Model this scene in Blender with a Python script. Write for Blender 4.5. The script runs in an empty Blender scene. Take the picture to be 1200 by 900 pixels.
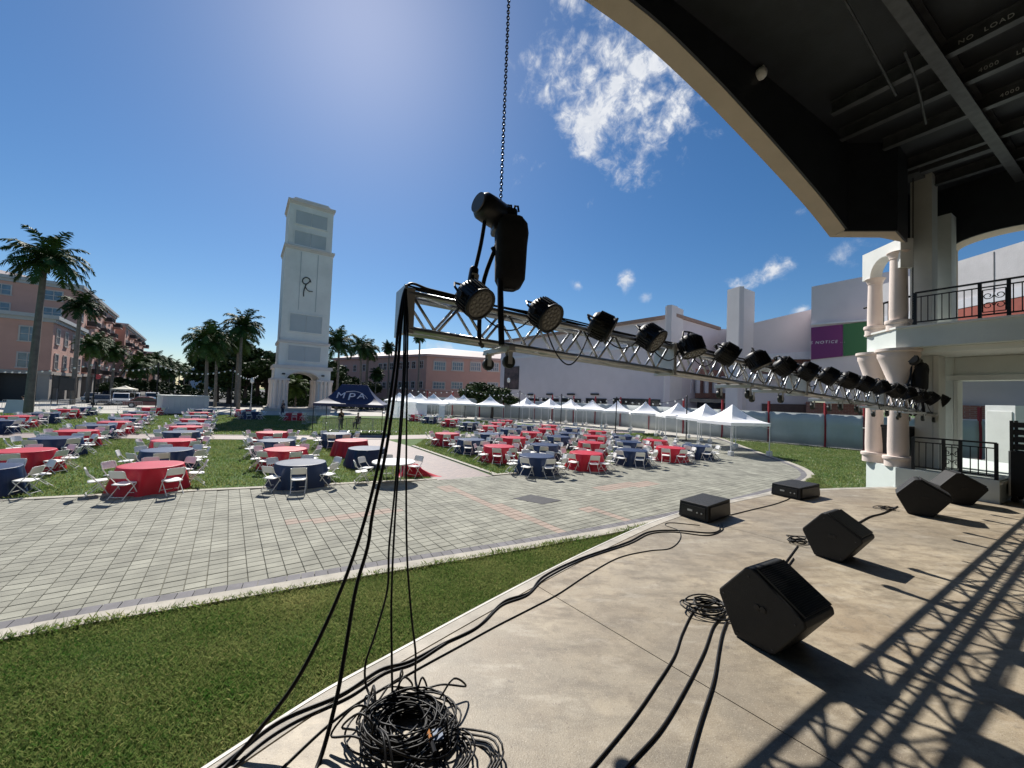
import bpy, math, random
import numpy as np
from mathutils import Vector, Matrix
random.seed(7); rng = np.random.default_rng(7)
S = bpy.context.scene
COL = S.collection
R = math.radians
# ------------------------------------------------------------------ camera
CAM_H = 3.2; FPX = 455.0; PITCH = R(2.0); ROLL = R(2.2)
cf = Vector((0, math.cos(PITCH), math.sin(PITCH))); c_up = Vector((0, -math.sin(PITCH), math.cos(PITCH)))
cr = Vector((1, 0, 0)) * math.cos(ROLL) + c_up * math.sin(ROLL)
cu = Vector((-1, 0, 0)) * math.sin(ROLL) + c_up * math.cos(ROLL)
CAM = Vector((0, 0, CAM_H))
cd = bpy.data.cameras.new('camera'); cam = bpy.data.objects.new('camera', cd); COL.objects.link(cam)
cd.sensor_fit = 'HORIZONTAL'; cd.sensor_width = 36.0; cd.lens = 36.0 * FPX / 1200.0
cd.clip_start = 0.05; cd.clip_end = 6000
cam.matrix_world = Matrix(((cr.x, cu.x, -cf.x, CAM.x), (cr.y, cu.y, -cf.y, CAM.y), (cr.z, cu.z, -cf.z, CAM.z), (0, 0, 0, 1)))
S.camera = cam
S.render.resolution_x = 1024; S.render.resolution_y = 768
# ------------------------------------------------------------------ sky and sun
SUN_EL = R(44.3); SUN_AZ = R(-24.0)
sun_dir = Vector((math.sin(SUN_AZ) * math.cos(SUN_EL), math.cos(SUN_AZ) * math.cos(SUN_EL), math.sin(SUN_EL)))
def ray(px, py): return (cr * ((px - 600) / FPX) + cu * ((450 - py) / FPX) + cf)
W = bpy.data.worlds.new('World'); S.world = W; W.use_nodes = True
wn = W.node_tree; wn.nodes.clear()
def wnode(t, **k):
    n = wn.nodes.new(t)
    for a, b in k.items(): setattr(n, a, b)
    return n
def wmath(op, a, b=None, clamp=False):
    n = wnode('ShaderNodeMath', operation=op, use_clamp=clamp)
    for i, v in enumerate((a, b)):
        if v is None: continue
        if isinstance(v, (int, float)): n.inputs[i].default_value = v
        else: wn.links.new(v, n.inputs[i])
    return n.outputs[0]
sky = wnode('ShaderNodeTexSky', sky_type='NISHITA', sun_disc=False, sun_elevation=SUN_EL, sun_rotation=SUN_AZ,
            altitude=0.0, air_density=1.0, dust_density=0.28, ozone_density=4.5)
tc = wnode('ShaderNodeTexCoord')
def wdot(v):
    n = wnode('ShaderNodeVectorMath', operation='DOT_PRODUCT'); n.inputs[1].default_value = v
    wn.links.new(tc.outputs['Generated'], n.inputs[0]); return n.outputs['Value']
def wnoise(scale, detail, rough, dist=0.0):
    n = wnode('ShaderNodeTexNoise'); n.inputs['Scale'].default_value = scale; n.inputs['Detail'].default_value = detail
    n.inputs['Roughness'].default_value = rough; n.inputs['Distortion'].default_value = dist
    wn.links.new(tc.outputs['Generated'], n.inputs['Vector']); return n.outputs['Fac']
n_big = wnoise(9.0, 9.0, 0.62, 0.25); n_fine = wnoise(34.0, 8.0, 0.66, 0.6)
warp = wmath('ADD', wmath('MULTIPLY', wmath('SUBTRACT', n_big, 0.5), 3.4), wmath('MULTIPLY', wmath('SUBTRACT', n_fine, 0.5), 1.5))
total = None
# clouds: direction (from a point of the photograph), half width, half height in degrees, tilt, opacity
for px, py, sw, sh, tilt, op in ((728, 100, 12.0, 9.0, 25, 1.0), (740, 100, 8.5, 6.5, 15, 1.0), (690, 150, 6.0, 6.5, 0, .9), (902, 322, 4.2, 1.9, 12, .95), (734, 326, 1.6, 1.8, 0, .8),
                                 (676, 334, 1.1, 1.0, 0, .6), (934, 248, 2.0, 1.2, 10, .7), (668, 4, 3.0, 2.2, 0, .9), (938, 363, 1.7, .8, 15, .8),
                                 (757, 347, 1.0, .8, 0, .35), (520, 408, 5.0, 1.3, 0, .5), (985, 300, 3, 2, 10, .5)):
    c = ray(px, py).normalized(); e1 = c.cross(Vector((0, 0, 1))).normalized(); e2 = e1.cross(c)
    t = R(tilt); f1 = e1 * math.cos(t) + e2 * math.sin(t); f2 = -e1 * math.sin(t) + e2 * math.cos(t)
    a = wmath('DIVIDE', wdot(f1), math.sin(R(sw))); b = wmath('DIVIDE', wdot(f2), math.sin(R(sh)))
    rr = wmath('SQRT', wmath('ADD', wmath('MULTIPLY', a, a), wmath('MULTIPLY', b, b)))
    m = wmath('ADD', wmath('SUBTRACT', 0.80 + (.14 if sw > 6 else 0), rr), warp)
    m = wmath('MULTIPLY', m, 1.25, clamp=True)
    m = wmath('MULTIPLY', m, wmath('GREATER_THAN', wdot(c), 0.2))
    m = wmath('MULTIPLY', wmath('MULTIPLY', m, m), op)
    total = m if total is None else wmath('MAXIMUM', total, m)
shade = wnode('ShaderNodeMix', data_type='RGBA'); wn.links.new(n_fine, shade.inputs['Factor'])
shade.inputs['A'].default_value = (6.2, 6.9, 8.2, 1); shade.inputs['B'].default_value = (11.5, 11.6, 11.8, 1)
mixc = wnode('ShaderNodeMix', data_type='RGBA'); wn.links.new(total, mixc.inputs['Factor'])
hsv = wnode('ShaderNodeHueSaturation'); hsv.inputs['Saturation'].default_value = 1.22; hsv.inputs['Value'].default_value = 1.1; wn.links.new(sky.outputs[0], hsv.inputs['Color']); wn.links.new(hsv.outputs[0], mixc.inputs['A']); wn.links.new(shade.outputs['Result'], mixc.inputs['B'])
bg = wnode('ShaderNodeBackground'); bg.inputs['Strength'].default_value = 0.06
wn.links.new(mixc.outputs['Result'], bg.inputs['Color'])
wo = wnode('ShaderNodeOutputWorld'); wn.links.new(bg.outputs[0], wo.inputs['Surface'])
sl = bpy.data.lights.new('sun', 'SUN'); sl.energy = 5.0; sl.angle = R(0.53); sl.color = (1.0, 0.95, 0.87)
so = bpy.data.objects.new('sun', sl); COL.objects.link(so)
so.rotation_euler = sun_dir.to_track_quat('Z', 'Y').to_euler(); so.location = sun_dir * 60
vs = S.view_settings; vs.view_transform = 'Standard'; vs.look = 'None'; vs.gamma = 1.0; vs.exposure = 0.5; vs.use_curve_mapping = False
# ------------------------------------------------------------------ pixel helpers (directions; distances come from what a thing touches)
def G(px, py, z=0.0):
    d = ray(px, py); t = (z - CAM_H) / d.z; return CAM + d * t
def D(px, py, Y):
    d = ray(px, py); return CAM + d * (Y / d.y)
def HIT(px, py, P, n):
    d = ray(px, py); t = (P - CAM).dot(n) / d.dot(n); return CAM + d * t
# ------------------------------------------------------------------ materials
MATS = {}
def mat(name, col, rough=0.65, metal=0.0, var=0.12, scale=3.0, bump=0.0, bscale=60.0, col2=None, rnd=0.0, spec=0.5, coat=0.0, attr=None, detail=6.0):
    if name in MATS: return MATS[name]
    m = bpy.data.materials.new(name); m.use_nodes = True; nt = m.node_tree
    b = nt.nodes['Principled BSDF']; b.inputs['Roughness'].default_value = rough; b.inputs['Metallic'].default_value = metal
    b.inputs['Specular IOR Level'].default_value = spec; b.inputs['Coat Weight'].default_value = coat
    L = nt.links.new
    geo = nt.nodes.new('ShaderNodeNewGeometry')
    nz = nt.nodes.new('ShaderNodeTexNoise'); nz.inputs['Scale'].default_value = scale; nz.inputs['Detail'].default_value = detail; nz.inputs['Roughness'].default_value = 0.6
    L(geo.outputs['Position'], nz.inputs['Vector'])
    ramp = nt.nodes.new('ShaderNodeMapRange'); ramp.inputs['From Min'].default_value = 0.3; ramp.inputs['From Max'].default_value = 0.7
    L(nz.outputs['Fac'], ramp.inputs['Value'])
    mx = nt.nodes.new('ShaderNodeMix'); mx.data_type = 'RGBA'
    c2 = col2 if col2 else tuple(c * (1 + var) for c in col); c1 = col if col2 else tuple(c * (1 - var) for c in col)
    mx.inputs['A'].default_value = (*c1, 1); mx.inputs['B'].default_value = (*c2, 1)
    L(ramp.outputs['Result'], mx.inputs['Factor']); out = mx.outputs['Result']
    if rnd or attr:
        hs = nt.nodes.new('ShaderNodeHueSaturation'); L(out, hs.inputs['Color'])
        mr = nt.nodes.new('ShaderNodeMapRange'); mr.inputs['To Min'].default_value = 1 - rnd; mr.inputs['To Max'].default_value = 1 + rnd
        if attr:
            at = nt.nodes.new('ShaderNodeAttribute'); at.attribute_name = attr; L(at.outputs['Fac'], mr.inputs['Value'])
        else:
            oi = nt.nodes.new('ShaderNodeObjectInfo'); L(oi.outputs['Random'], mr.inputs['Value'])
        L(mr.outputs['Result'], hs.inputs['Value']); out = hs.outputs['Color']
    L(out, b.inputs['Base Color'])
    if bump:
        n2 = nt.nodes.new('ShaderNodeTexNoise'); n2.inputs['Scale'].default_value = bscale; n2.inputs['Detail'].default_value = 4
        L(geo.outputs['Position'], n2.inputs['Vector'])
        bp = nt.nodes.new('ShaderNodeBump'); bp.inputs['Strength'].default_value = bump; bp.inputs['Distance'].default_value = 0.02
        L(n2.outputs['Fac'], bp.inputs['Height']); L(bp.outputs['Normal'], b.inputs['Normal'])
    MATS[name] = m; return m
def brick_mat(name, c1, c2, mortar, scale, angle=0.0, vertical=False, bw=0.5, rh=0.25, ms=0.02):
    if name in MATS: return MATS[name]
    m = mat(name, c1); nt = m.node_tree; b = nt.nodes['Principled BSDF']
    geo = nt.nodes.new('ShaderNodeNewGeometry'); mp = nt.nodes.new('ShaderNodeMapping')
    mp.inputs['Rotation'].default_value = (0, 0, -angle)
    nt.links.new(geo.outputs['Position'], mp.inputs['Vector']); vec = mp.outputs[0]
    if vertical:
        sp = nt.nodes.new('ShaderNodeSeparateXYZ'); cb = nt.nodes.new('ShaderNodeCombineXYZ')
        nt.links.new(vec, sp.inputs[0]); nt.links.new(sp.outputs['X'], cb.inputs['X']); nt.links.new(sp.outputs['Z'], cb.inputs['Y']); vec = cb.outputs[0]
    bt = nt.nodes.new('ShaderNodeTexBrick'); bt.inputs['Scale'].default_value = scale
    bt.inputs['Color1'].default_value = (*c1, 1); bt.inputs['Color2'].default_value = (*c2, 1); bt.inputs['Mortar'].default_value = (*mortar, 1)
    bt.inputs['Brick Width'].default_value = bw; bt.inputs['Row Height'].default_value = rh; bt.inputs['Mortar Size'].default_value = ms
    nt.links.new(vec, bt.inputs['Vector']); nt.links.new(bt.outputs['Color'], b.inputs['Base Color'])
    return m
# ------------------------------------------------------------------ mesh building
OFF = {}
class MB:
    def __init__(s): s.v = []; s.f = []
    def add(s, vs, fs):
        o = len(s.v); s.v += [tuple(p) for p in vs]; s.f += [tuple(i + o for i in q) for q in fs]; return s
    def box(s, c, d, rz=0.0):
        cx, cy, cz = c; hx, hy, hz = d[0] / 2, d[1] / 2, d[2] / 2; ca, sa = math.cos(rz), math.sin(rz)
        vs = []
        for z in (-hz, hz):
            for x, y in ((-hx, -hy), (hx, -hy), (hx, hy), (-hx, hy)): vs.append((cx + x * ca - y * sa, cy + x * sa + y * ca, cz + z))
        return s.add(vs, [(3, 2, 1, 0), (4, 5, 6, 7), (0, 1, 5, 4), (1, 2, 6, 5), (2, 3, 7, 6), (3, 0, 4, 7)])
    def obox(s, c, ax, ay, az, d):
        c = Vector(c); ax, ay, az = ax * (d[0] / 2), ay * (d[1] / 2), az * (d[2] / 2); vs = []
        for k in (-1, 1):
            for i, j in ((-1, -1), (1, -1), (1, 1), (-1, 1)): vs.append(c + ax * i + ay * j + az * k)
        return s.add(vs, [(3, 2, 1, 0), (4, 5, 6, 7), (0, 1, 5, 4), (1, 2, 6, 5), (2, 3, 7, 6), (3, 0, 4, 7)])
    def prism(s, poly, z0, z1):
        n = len(poly); a = sum(poly[i][0] * poly[(i + 1) % n][1] - poly[(i + 1) % n][0] * poly[i][1] for i in range(n))
        if a < 0: poly = poly[::-1]
        vs = [(p[0], p[1], z0) for p in poly] + [(p[0], p[1], z1) for p in poly]
        return s.add(vs, [tuple(range(n - 1, -1, -1)), tuple(range(n, 2 * n))] + [(i, (i + 1) % n, n + (i + 1) % n, n + i) for i in range(n)])
    def vprism(s, P, ux, poly, nrm, t):
        """polygon in (along ux, z) at origin P, thickened by t along nrm"""
        P = Vector(P); n = len(poly); vs = [P + ux * a + Vector((0, 0, z)) for a, z in poly]; vs += [p + nrm * t for p in vs]
        return s.add(vs, [tuple(range(n)), tuple(range(2 * n - 1, n - 1, -1))] + [(i, n + i, n + (i + 1) % n, (i + 1) % n) for i in range(n)])
    def tube(s, pts, r, seg=6, r1=None, cap=True):
        pts = [Vector(p) for p in pts]; n = len(pts); vs = []; prev = None
        for i, p in enumerate(pts):
            t = (pts[min(i + 1, n - 1)] - pts[max(i - 1, 0)]).normalized()
            if prev is None:
                u = t.orthogonal().normalized()
            else:
                u = prev - t * prev.dot(t); u = u.normalized() if u.length > 1e-6 else t.orthogonal().normalized()
            prev = u; w = t.cross(u); rr = r if r1 is None else r + (r1 - r) * i / max(n - 1, 1)
            for k in range(seg):
                a = 2 * math.pi * k / seg; vs.append(p + (u * math.cos(a) + w * math.sin(a)) * rr)
        fs = [(i * seg + k, i * seg + (k + 1) % seg, (i + 1) * seg + (k + 1) % seg, (i + 1) * seg + k) for i in range(n - 1) for k in range(seg)]
        if cap: fs += [tuple(range(seg - 1, -1, -1)), tuple((n - 1) * seg + k for k in range(seg))]
        return s.add(vs, fs)
    def lathe(s, prof, c=(0, 0, 0), seg=16, axis=None, ux=None):
        """prof: (radius, height)"""
        c = Vector(c); az = Vector(axis).normalized() if axis is not None else Vector((0, 0, 1))
        u = Vector(ux) if ux is not None else (Vector((1, 0, 0)) if axis is None else az.orthogonal().normalized()); w = az.cross(u)
        vs = []
        for r, h in prof:
            for k in range(seg):
                a = 2 * math.pi * k / seg; vs.append(c + az * h + (u * math.cos(a) + w * math.sin(a)) * r)
        n = len(prof)
        fs = [(i * seg + k, i * seg + (k + 1) % seg, (i + 1) * seg + (k + 1) % seg, (i + 1) * seg + k) for i in range(n - 1) for k in range(seg)]
        fs += [tuple(range(seg - 1, -1, -1)), tuple((n - 1) * seg + k for k in range(seg))]
        return s.add(vs, fs)
    def ball(s, c, r, seg=8, rings=6, sq=(1, 1, 1)):
        c = Vector(c); vs = []; 
        for i in range(rings + 1):
            t = math.pi * i / rings; rr = max(math.sin(t), .02)
            for k in range(seg):
                a = 2 * math.pi * k / seg; vs.append((c.x + r * sq[0] * rr * math.cos(a), c.y + r * sq[1] * rr * math.sin(a), c.z - r * sq[2] * math.cos(t)))
        fs = [(i * seg + k, i * seg + (k + 1) % seg, (i + 1) * seg + (k + 1) % seg, (i + 1) * seg + k) for i in range(rings) for k in range(seg)]
        fs += [tuple(range(seg - 1, -1, -1)), tuple(rings * seg + k for k in range(seg))]
        return s.add(vs, fs)
    def mesh(s, name, off=(0, 0, 0)):
        me = bpy.data.meshes.new(name); o = off
        me.from_pydata([(p[0] - o[0], p[1] - o[1], p[2] - o[2]) for p in s.v], [], s.f); me.update(); return me
    def build(s, name, m, parent=None, smooth=False, bevel=0.0, loc=None, world=True):
        off = OFF.get(parent.name, (0, 0, 0)) if (parent and world) else ((loc or (0, 0, 0)) if parent is None else (0, 0, 0))
        me = s.mesh(name, off); me.materials.append(m)
        if smooth: me.shade_smooth() if smooth is True else me.shade_smooth()
        o = bpy.data.objects.new(name, me); COL.objects.link(o)
        if parent: o.parent = parent; OFF[o.name] = OFF.get(parent.name, (0, 0, 0))
        else:
            o.location = off; OFF[o.name] = tuple(off)
        if smooth == 'auto':
            ang = o.modifiers.new('s', 'EDGE_SPLIT'); ang.split_angle = R(40)
        if bevel:
            bv = o.modifiers.new('bevel', 'BEVEL'); bv.width = bevel; bv.segments = 2; bv.limit_method = 'ANGLE'
        return o
def tag(o, label=None, cat=None, group=None, kind=None):
    if label: o['label'] = label
    if cat: o['category'] = cat
    if group: o['group'] = group
    if kind: o['kind'] = kind
    return o
def thing(name, label, cat, loc=(0, 0, 0), rz=0.0, group=None):
    o = bpy.data.objects.new(name, None); COL.objects.link(o); o.location = loc; o.rotation_euler = (0, 0, rz)
    o.empty_display_size = 0.2; OFF[o.name] = tuple(loc); return tag(o, label, cat, group)
def inst(name, me, parent=None, loc=None, rot=None, scale=None):
    o = bpy.data.objects.new(name, me); COL.objects.link(o)
    if parent: o.parent = parent
    if loc is not None: o.location = loc
    if rot is not None: o.rotation_euler = rot
    if scale is not None: o.scale = scale
    return o
def copy_tree(o, parent=None):
    c = o.copy(); COL.objects.link(c)
    if parent: c.parent = parent
    for ch in o.children: copy_tree(ch, c)
    return c
def crom(pts, n=8):
    P = [Vector(p) for p in pts]; P = [P[0] * 2 - P[1]] + P + [P[-1] * 2 - P[-2]]; out = []
    for i in range(1, len(P) - 2):
        for k in range(n):
            t = k / n; a, b, c, d = P[i - 1], P[i], P[i + 1], P[i + 2]
            out.append(0.5 * ((2 * b) + (c - a) * t + (2 * a - 5 * b + 4 * c - d) * t * t + (3 * b - a - 3 * c + d) * t ** 3))
    out.append(P[-2]); return out
def offset_line(pts, d):
    out = []
    for i, p in enumerate(pts):
        a = pts[max(i - 1, 0)]; b = pts[min(i + 1, len(pts) - 1)]; t = (Vector(b[:2]) - Vector(a[:2])).normalized()
        out.append((p[0] - t.y * d, p[1] + t.x * d))
    return out
def inside(poly, x, y):
    c = False; n = len(poly); j = n - 1
    for i in range(n):
        xi, yi = poly[i][:2]; xj, yj = poly[j][:2]
        if (yi > y) != (yj > y) and x < (xj - xi) * (y - yi) / (yj - yi) + xi: c = not c
        j = i
    return c
def inside_np(poly, X, Y):
    c = np.zeros(X.shape, bool); n = len(poly); j = n - 1
    for i in range(n):
        xi, yi = poly[i][:2]; xj, yj = poly[j][:2]
        if yi != yj: c ^= ((yi > Y) != (yj > Y)) & (X < (xj - xi) * (Y - yi) / (yj - yi) + xi)
        j = i
    return c
def clip_half(poly, p, n, keep=1):
    out = []; m = len(poly)
    for i in range(m):
        a, b = Vector(poly[i][:2]), Vector(poly[(i + 1) % m][:2]); da = (a - p).dot(n) * keep; db = (b - p).dot(n) * keep
        if da >= 0: out.append(tuple(a))
        if (da >= 0) != (db >= 0): out.append(tuple(a + (b - a) * (da / (da - db))))
    return out
def text_mesh(txt, size, thick=0.01, shear=0.0, space=1.0):
    cu_ = bpy.data.curves.new('t', 'FONT'); cu_.body = txt; cu_.size = size; cu_.extrude = thick; cu_.align_x = 'CENTER'; cu_.align_y = 'CENTER'
    cu_.shear = shear; cu_.space_character = space; cu_.resolution_u = 3
    o = bpy.data.objects.new('t', cu_); COL.objects.link(o); dg = bpy.context.evaluated_depsgraph_get(); dg.update()
    me = bpy.data.meshes.new_from_object(o.evaluated_get(dg)); bpy.data.objects.remove(o); bpy.data.curves.remove(cu_); me.materials.clear(); return me
# ================================================================== LARGE STRUCTURE
def flat(name, poly, z, m, kind='structure', parent=None):
    me = bpy.data.meshes.new(name); me.from_pydata([(p[0], p[1], z) for p in poly], [], [tuple(range(len(poly)))]); me.update()
    if me.polygons[0].normal.z < 0: me.flip_normals()
    me.materials.append(m); o = bpy.data.objects.new(name, me); COL.objects.link(o); o.parent = parent
    return tag(o, kind=kind) if parent is None else o
TH = R(36.0)
V2 = Vector((math.cos(TH), math.sin(TH))); U2 = Vector((-math.sin(TH), math.cos(TH)))
m_grass = mat('grass_soil', (.040, .085, .013), .95, 0, .3, 1.6, .5, 45, col2=(.07, .13, .02))
m_conc_k = mat('kerb_concrete', (.37, .345, .295), .85, 0, .2, 3.5, .25, 70)
m_joint = mat('joint_sand', (.17, .162, .13), .95, 0, .2, 8)
m_paver = mat('paver_grey', (.238, .236, .194), .85, 0, .30, 1.3, .3, 90, rnd=.13)
m_paver_s = mat('paver_grey_rest', (.238, .236, .194), .85, 0, .30, 1.3, .3, 90, rnd=.13, attr='tone')
m_paver_p = mat('paver_pink', (.32, .25, .205), .85, 0, .14, 2, .3, 90, rnd=.08)
m_brick_g = mat('border_brick', (.145, .14, .15), .85, 0, .18, 5, .3, 90, rnd=.15)
m_path = brick_mat('path_brick', (.27, .20, .18), (.19, .15, .15), (.14, .12, .10), 2.6, TH)
m_asph = mat('asphalt', (.055, .055, .057), .9, 0, .2, 1.2, .3, 80)
m_conc = mat('pavement_concrete', (.42, .40, .36), .88, 0, .14, .8, .2, 50)
# ground: one sheet to the horizon
flat('ground', [(-2500, -2500), (2500, -2500), (2500, 4000), (-2500, 4000)], 0.0, m_grass)
KIN = [(-40, -17), (-24, -6.5), (-16, -1.35), (-12, 1.2), (-8.5, 3.62), (-6.3, 4.98), (-5.29, 5.57), (-3.92, 6.28), (-2.22, 7.2), (.13, 8.42), (2.21, 9.57), (4.73, 11.12), (7.32, 12.88),
       (10.81, 15.45), (12.97, 17.3), (14.3, 18.75), (15.4, 20.65), (16.2, 23.0), (16.95, 26.2), (18.3, 31), (19.6, 35.5), (20.6, 39.5)]
KIN = [tuple(p[:2]) for p in crom([(a, b, 0) for a, b in KIN], 6)]
BK = [(-40, -2.5), (-30, 2.2), (-20, 6.9), (-12.84, 10.15), (-11.22, 10.88), (-9.1, 11.8), (-7.81, 12.35), (-2.64, 14.55), (-.58, 15.75), (.14, 16.2), (2.47, 17.7), (4.61, 19.05), (5.59, 19.8),
      (7.6, 21.6), (9.6, 24.2), (11.4, 27.5), (13.3, 33), (15.5, 41)]
PLAZA = KIN + BK[::-1]
flat('plaza', PLAZA, .008, m_joint)
plaza = bpy.data.objects['plaza']
# kerbs
def ribbon(line, d0, d1, z0, z1, name, m, parent=None):
    a = offset_line(line, d0); b = offset_line(line, d1); n = len(line); vs = []
    for i in range(n): vs += [(a[i][0], a[i][1], z0), (a[i][0], a[i][1], z1), (b[i][0], b[i][1], z1), (b[i][0], b[i][1], z0)]
    fs = []
    for i in range(n - 1):
        for k in range(4): fs.append((4 * i + k, 4 * i + (k + 1) % 4, 4 * i + 4 + (k + 1) % 4, 4 * i + 4 + k))
    fs += [(3, 2, 1, 0), (4 * n - 4, 4 * n - 3, 4 * n - 2, 4 * n - 1)]
    mb = MB(); mb.add(vs, fs); me = mb.mesh(name); me.materials.append(m)
    o = bpy.data.objects.new(name, me); COL.objects.link(o)
    if parent: o.parent = parent
    else: tag(o, kind='structure')
    return o
ribbon(KIN, -.30, 0.0, -.05, .055, 'kerb', m_conc_k)
ribbon([p for p in BK[:8]], .02, .24, -.05, .055, 'kerb', m_conc_k)
ribbon([p for p in BK[8:]], .02, .24, -.05, .055, 'kerb', m_conc_k)
# paving stones: the 300 nearest are single stones, the rest one mesh
SU, SV = .215, .275
pink = [((-5.1, 9.35), (-3.1, 10.55), .2), (G(520, 571)[:2], G(662, 626)[:2], .2), (G(690, 598)[:2], G(742, 612)[:2], .17), (G(708, 573)[:2], G(758, 567)[:2], .35)]
def seg_d(p, a, b):
    p, a, b = Vector(p), Vector(a), Vector(b); t = max(0, min(1, (p - a).dot(b - a) / (b - a).length_squared)); return (p - a - (b - a) * t).length
cells = []
inner = offset_line(KIN, .13); INP = inner + [tuple(Vector(p) - U2 * -.0) for p in BK[::-1]]
for i in range(-180, 260):
    for j in range(-60, 150):
        p = V2 * (i * SV) + U2 * (j * SU)
        if p.y < 0.5 or abs(p.x) > 1.36 * p.y + 2.2 or p.length > 40: continue
        if inside(INP, p.x, p.y): cells.append((p.length, p.x, p.y))
cells.sort()
gx, gy = SV / 2 - .0045, SU / 2 - .0045
pm = MB(); b_ = .006
pm.v = [(-gx, -gy, 0), (gx, -gy, 0), (gx, gy, 0), (-gx, gy, 0), (-gx, -gy, .02), (gx, -gy, .02), (gx, gy, .02), (-gx, gy, .02),
        (-gx + b_, -gy + b_, .026), (gx - b_, -gy + b_, .026), (gx - b_, gy - b_, .026), (-gx + b_, gy - b_, .026)]
pm.f = [(0, 1, 5, 4), (1, 2, 6, 5), (2, 3, 7, 6), (3, 0, 4, 7), (4, 5, 9, 8), (5, 6, 10, 9), (6, 7, 11, 10), (7, 4, 8, 11), (8, 9, 10, 11)]
me_pav = pm.mesh('paver'); me_pav.materials.append(m_paver); me_pavp = pm.mesh('paver_pink'); me_pavp.materials.append(m_paver_p)
near_c = cells[:300]; rest = []
pk = []
for k, (d, x, y) in enumerate(cells):
    isp = any(seg_d((x, y), a, b) < w for a, b, w in pink)
    if k < 300:
        inst('paver', me_pavp if isp else me_pav, plaza, (x, y, .009 + random.uniform(-.002, .002)), (random.uniform(-.004, .004), random.uniform(-.004, .004), TH))
    elif isp: pk.append((x, y))
    else: rest.append((x, y))
def paver_mesh(name, pts, m):
    base = np.array(pm.v); ca, sa = math.cos(TH), math.sin(TH); bx = base[:, 0] * ca - base[:, 1] * sa; by = base[:, 0] * sa + base[:, 1] * ca
    P = np.array(pts); n = len(P); dz = rng.uniform(-.002, .002, n)
    X = (P[:, 0:1] + bx).ravel(); Y = (P[:, 1:2] + by).ravel(); Z = ((base[:, 2] + .009)[None, :] + dz[:, None]).ravel()
    nf = len(pm.f); F = (np.array(pm.f)[None] + (np.arange(n) * 12)[:, None, None]).reshape(-1, 4)
    me = bpy.data.meshes.new(name); me.from_pydata(np.stack([X, Y, Z], 1).tolist(), [], F.tolist())
    at = me.attributes.new('tone', 'FLOAT', 'FACE'); at.data.foreach_set('value', np.repeat(rng.uniform(0, 1, n), nf).astype(np.float32))
    me.materials.append(m); o = bpy.data.objects.new(name, me); COL.objects.link(o); o.parent = plaza; tag(o, kind='stuff')
paver_mesh('far_pavers', rest, m_paver_s)
if pk: paver_mesh('pink_pavers', pk, m_paver_p)
# soldier course of dark bricks along the kerb
dense = [Vector((*p, 0)) for p in KIN]; acc = 0; bricks = []
pos = 0.0; last = dense[0]; nxt = 0.0
for i in range(len(dense) - 1):
    a, b = dense[i], dense[i + 1]; L = (b - a).length
    while nxt <= pos + L:
        q = a + (b - a) * ((nxt - pos) / L); bricks.append((q, math.atan2(b.y - a.y, b.x - a.x))); nxt += .205
    pos += L
bb = MB().box((0, 0, .018), (.195, .22, .040)); me_bb = bb.mesh('border_brick'); me_bb.materials.append(m_brick_g)
cnt = 0; far_b = MB()
for q, a in sorted(bricks, key=lambda t: t[0].length):
    c = q + Vector((-math.sin(a), math.cos(a), 0)) * .115
    if c.y < 0 or abs(c.x) > 1.4 * c.y + 3: continue
    if cnt < 160: inst('border_brick', me_bb, plaza, (c.x, c.y, .014), (0, 0, a)); cnt += 1
    else: far_b.box((c.x, c.y, .030), (.195, .22, .040), a)
o = far_b.build('far_border_bricks', m_brick_g, plaza, world=False); tag(o, kind='stuff')
# brick paths between the lawns
def strip_poly(line, w): return offset_line(line, w / 2) + offset_line(line, -w / 2)[::-1]
PATH1 = [(-2.64, 14.6), (-.62, 15.75), (-1.5, 17.1), (-6.1, 23.75), (-9.0, 27.3), (-11.6, 26.2), (-8.4, 22.4)]
flat('path', PATH1, .016, m_path)
CROSS = [(-40, 17.6), (-32, 20.3), (-24, 23), (-16, 25.0), (-9, 27.8), (-3, 31.5), (6, 37.5), (14, 43)]
CP = strip_poly(CROSS, 2.5)
flat('path', CP, .012, m_path)
ribbon([(-.55, 15.9), (-1.45, 17.2), (-6.0, 23.8)], -.2, 0, -.05, .05, 'kerb', m_conc_k)
ribbon(offset_line(CROSS[:5], -1.25), 0, .14, -.05, .04, 'kerb', m_conc_k); ribbon(offset_line(CROSS[:5], 1.25), 0, .14, -.05, .04, 'kerb', m_conc_k)
# road and pavement behind the lawns
flat('pavement', [(-120, -10), (-60, 30), (-33, 44), (-10, 57), (-6, 62), (-40, 62), (-90, 48), (-140, 20)], .014, m_conc)
flat('road', [(-160, 20), (-90, 48), (-40, 62), (-6, 62), (60, 120), (60, 700), (-700, 700), (-700, 200)], .018, m_asph)
flat('pavement', [(-8, 53), (-2, 51), (40, 24), (80, 5), (80, 120), (-8, 120)], .022, m_conc)
# drain grate in the plaza
gp = [G(601, 585.5), G(636, 592.5), G(657.5, 587.8), G(622, 581)]
gm = MB().prism([p[:2] for p in gp], .012, .042)
gr = gm.build('access_cover', mat('dark_cover', (.045, .045, .05), .8, 0, .2, 6, .3, 80)); tag(gr, 'dark square access cover set flush in the grey plaza paving', 'access cover')
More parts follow.
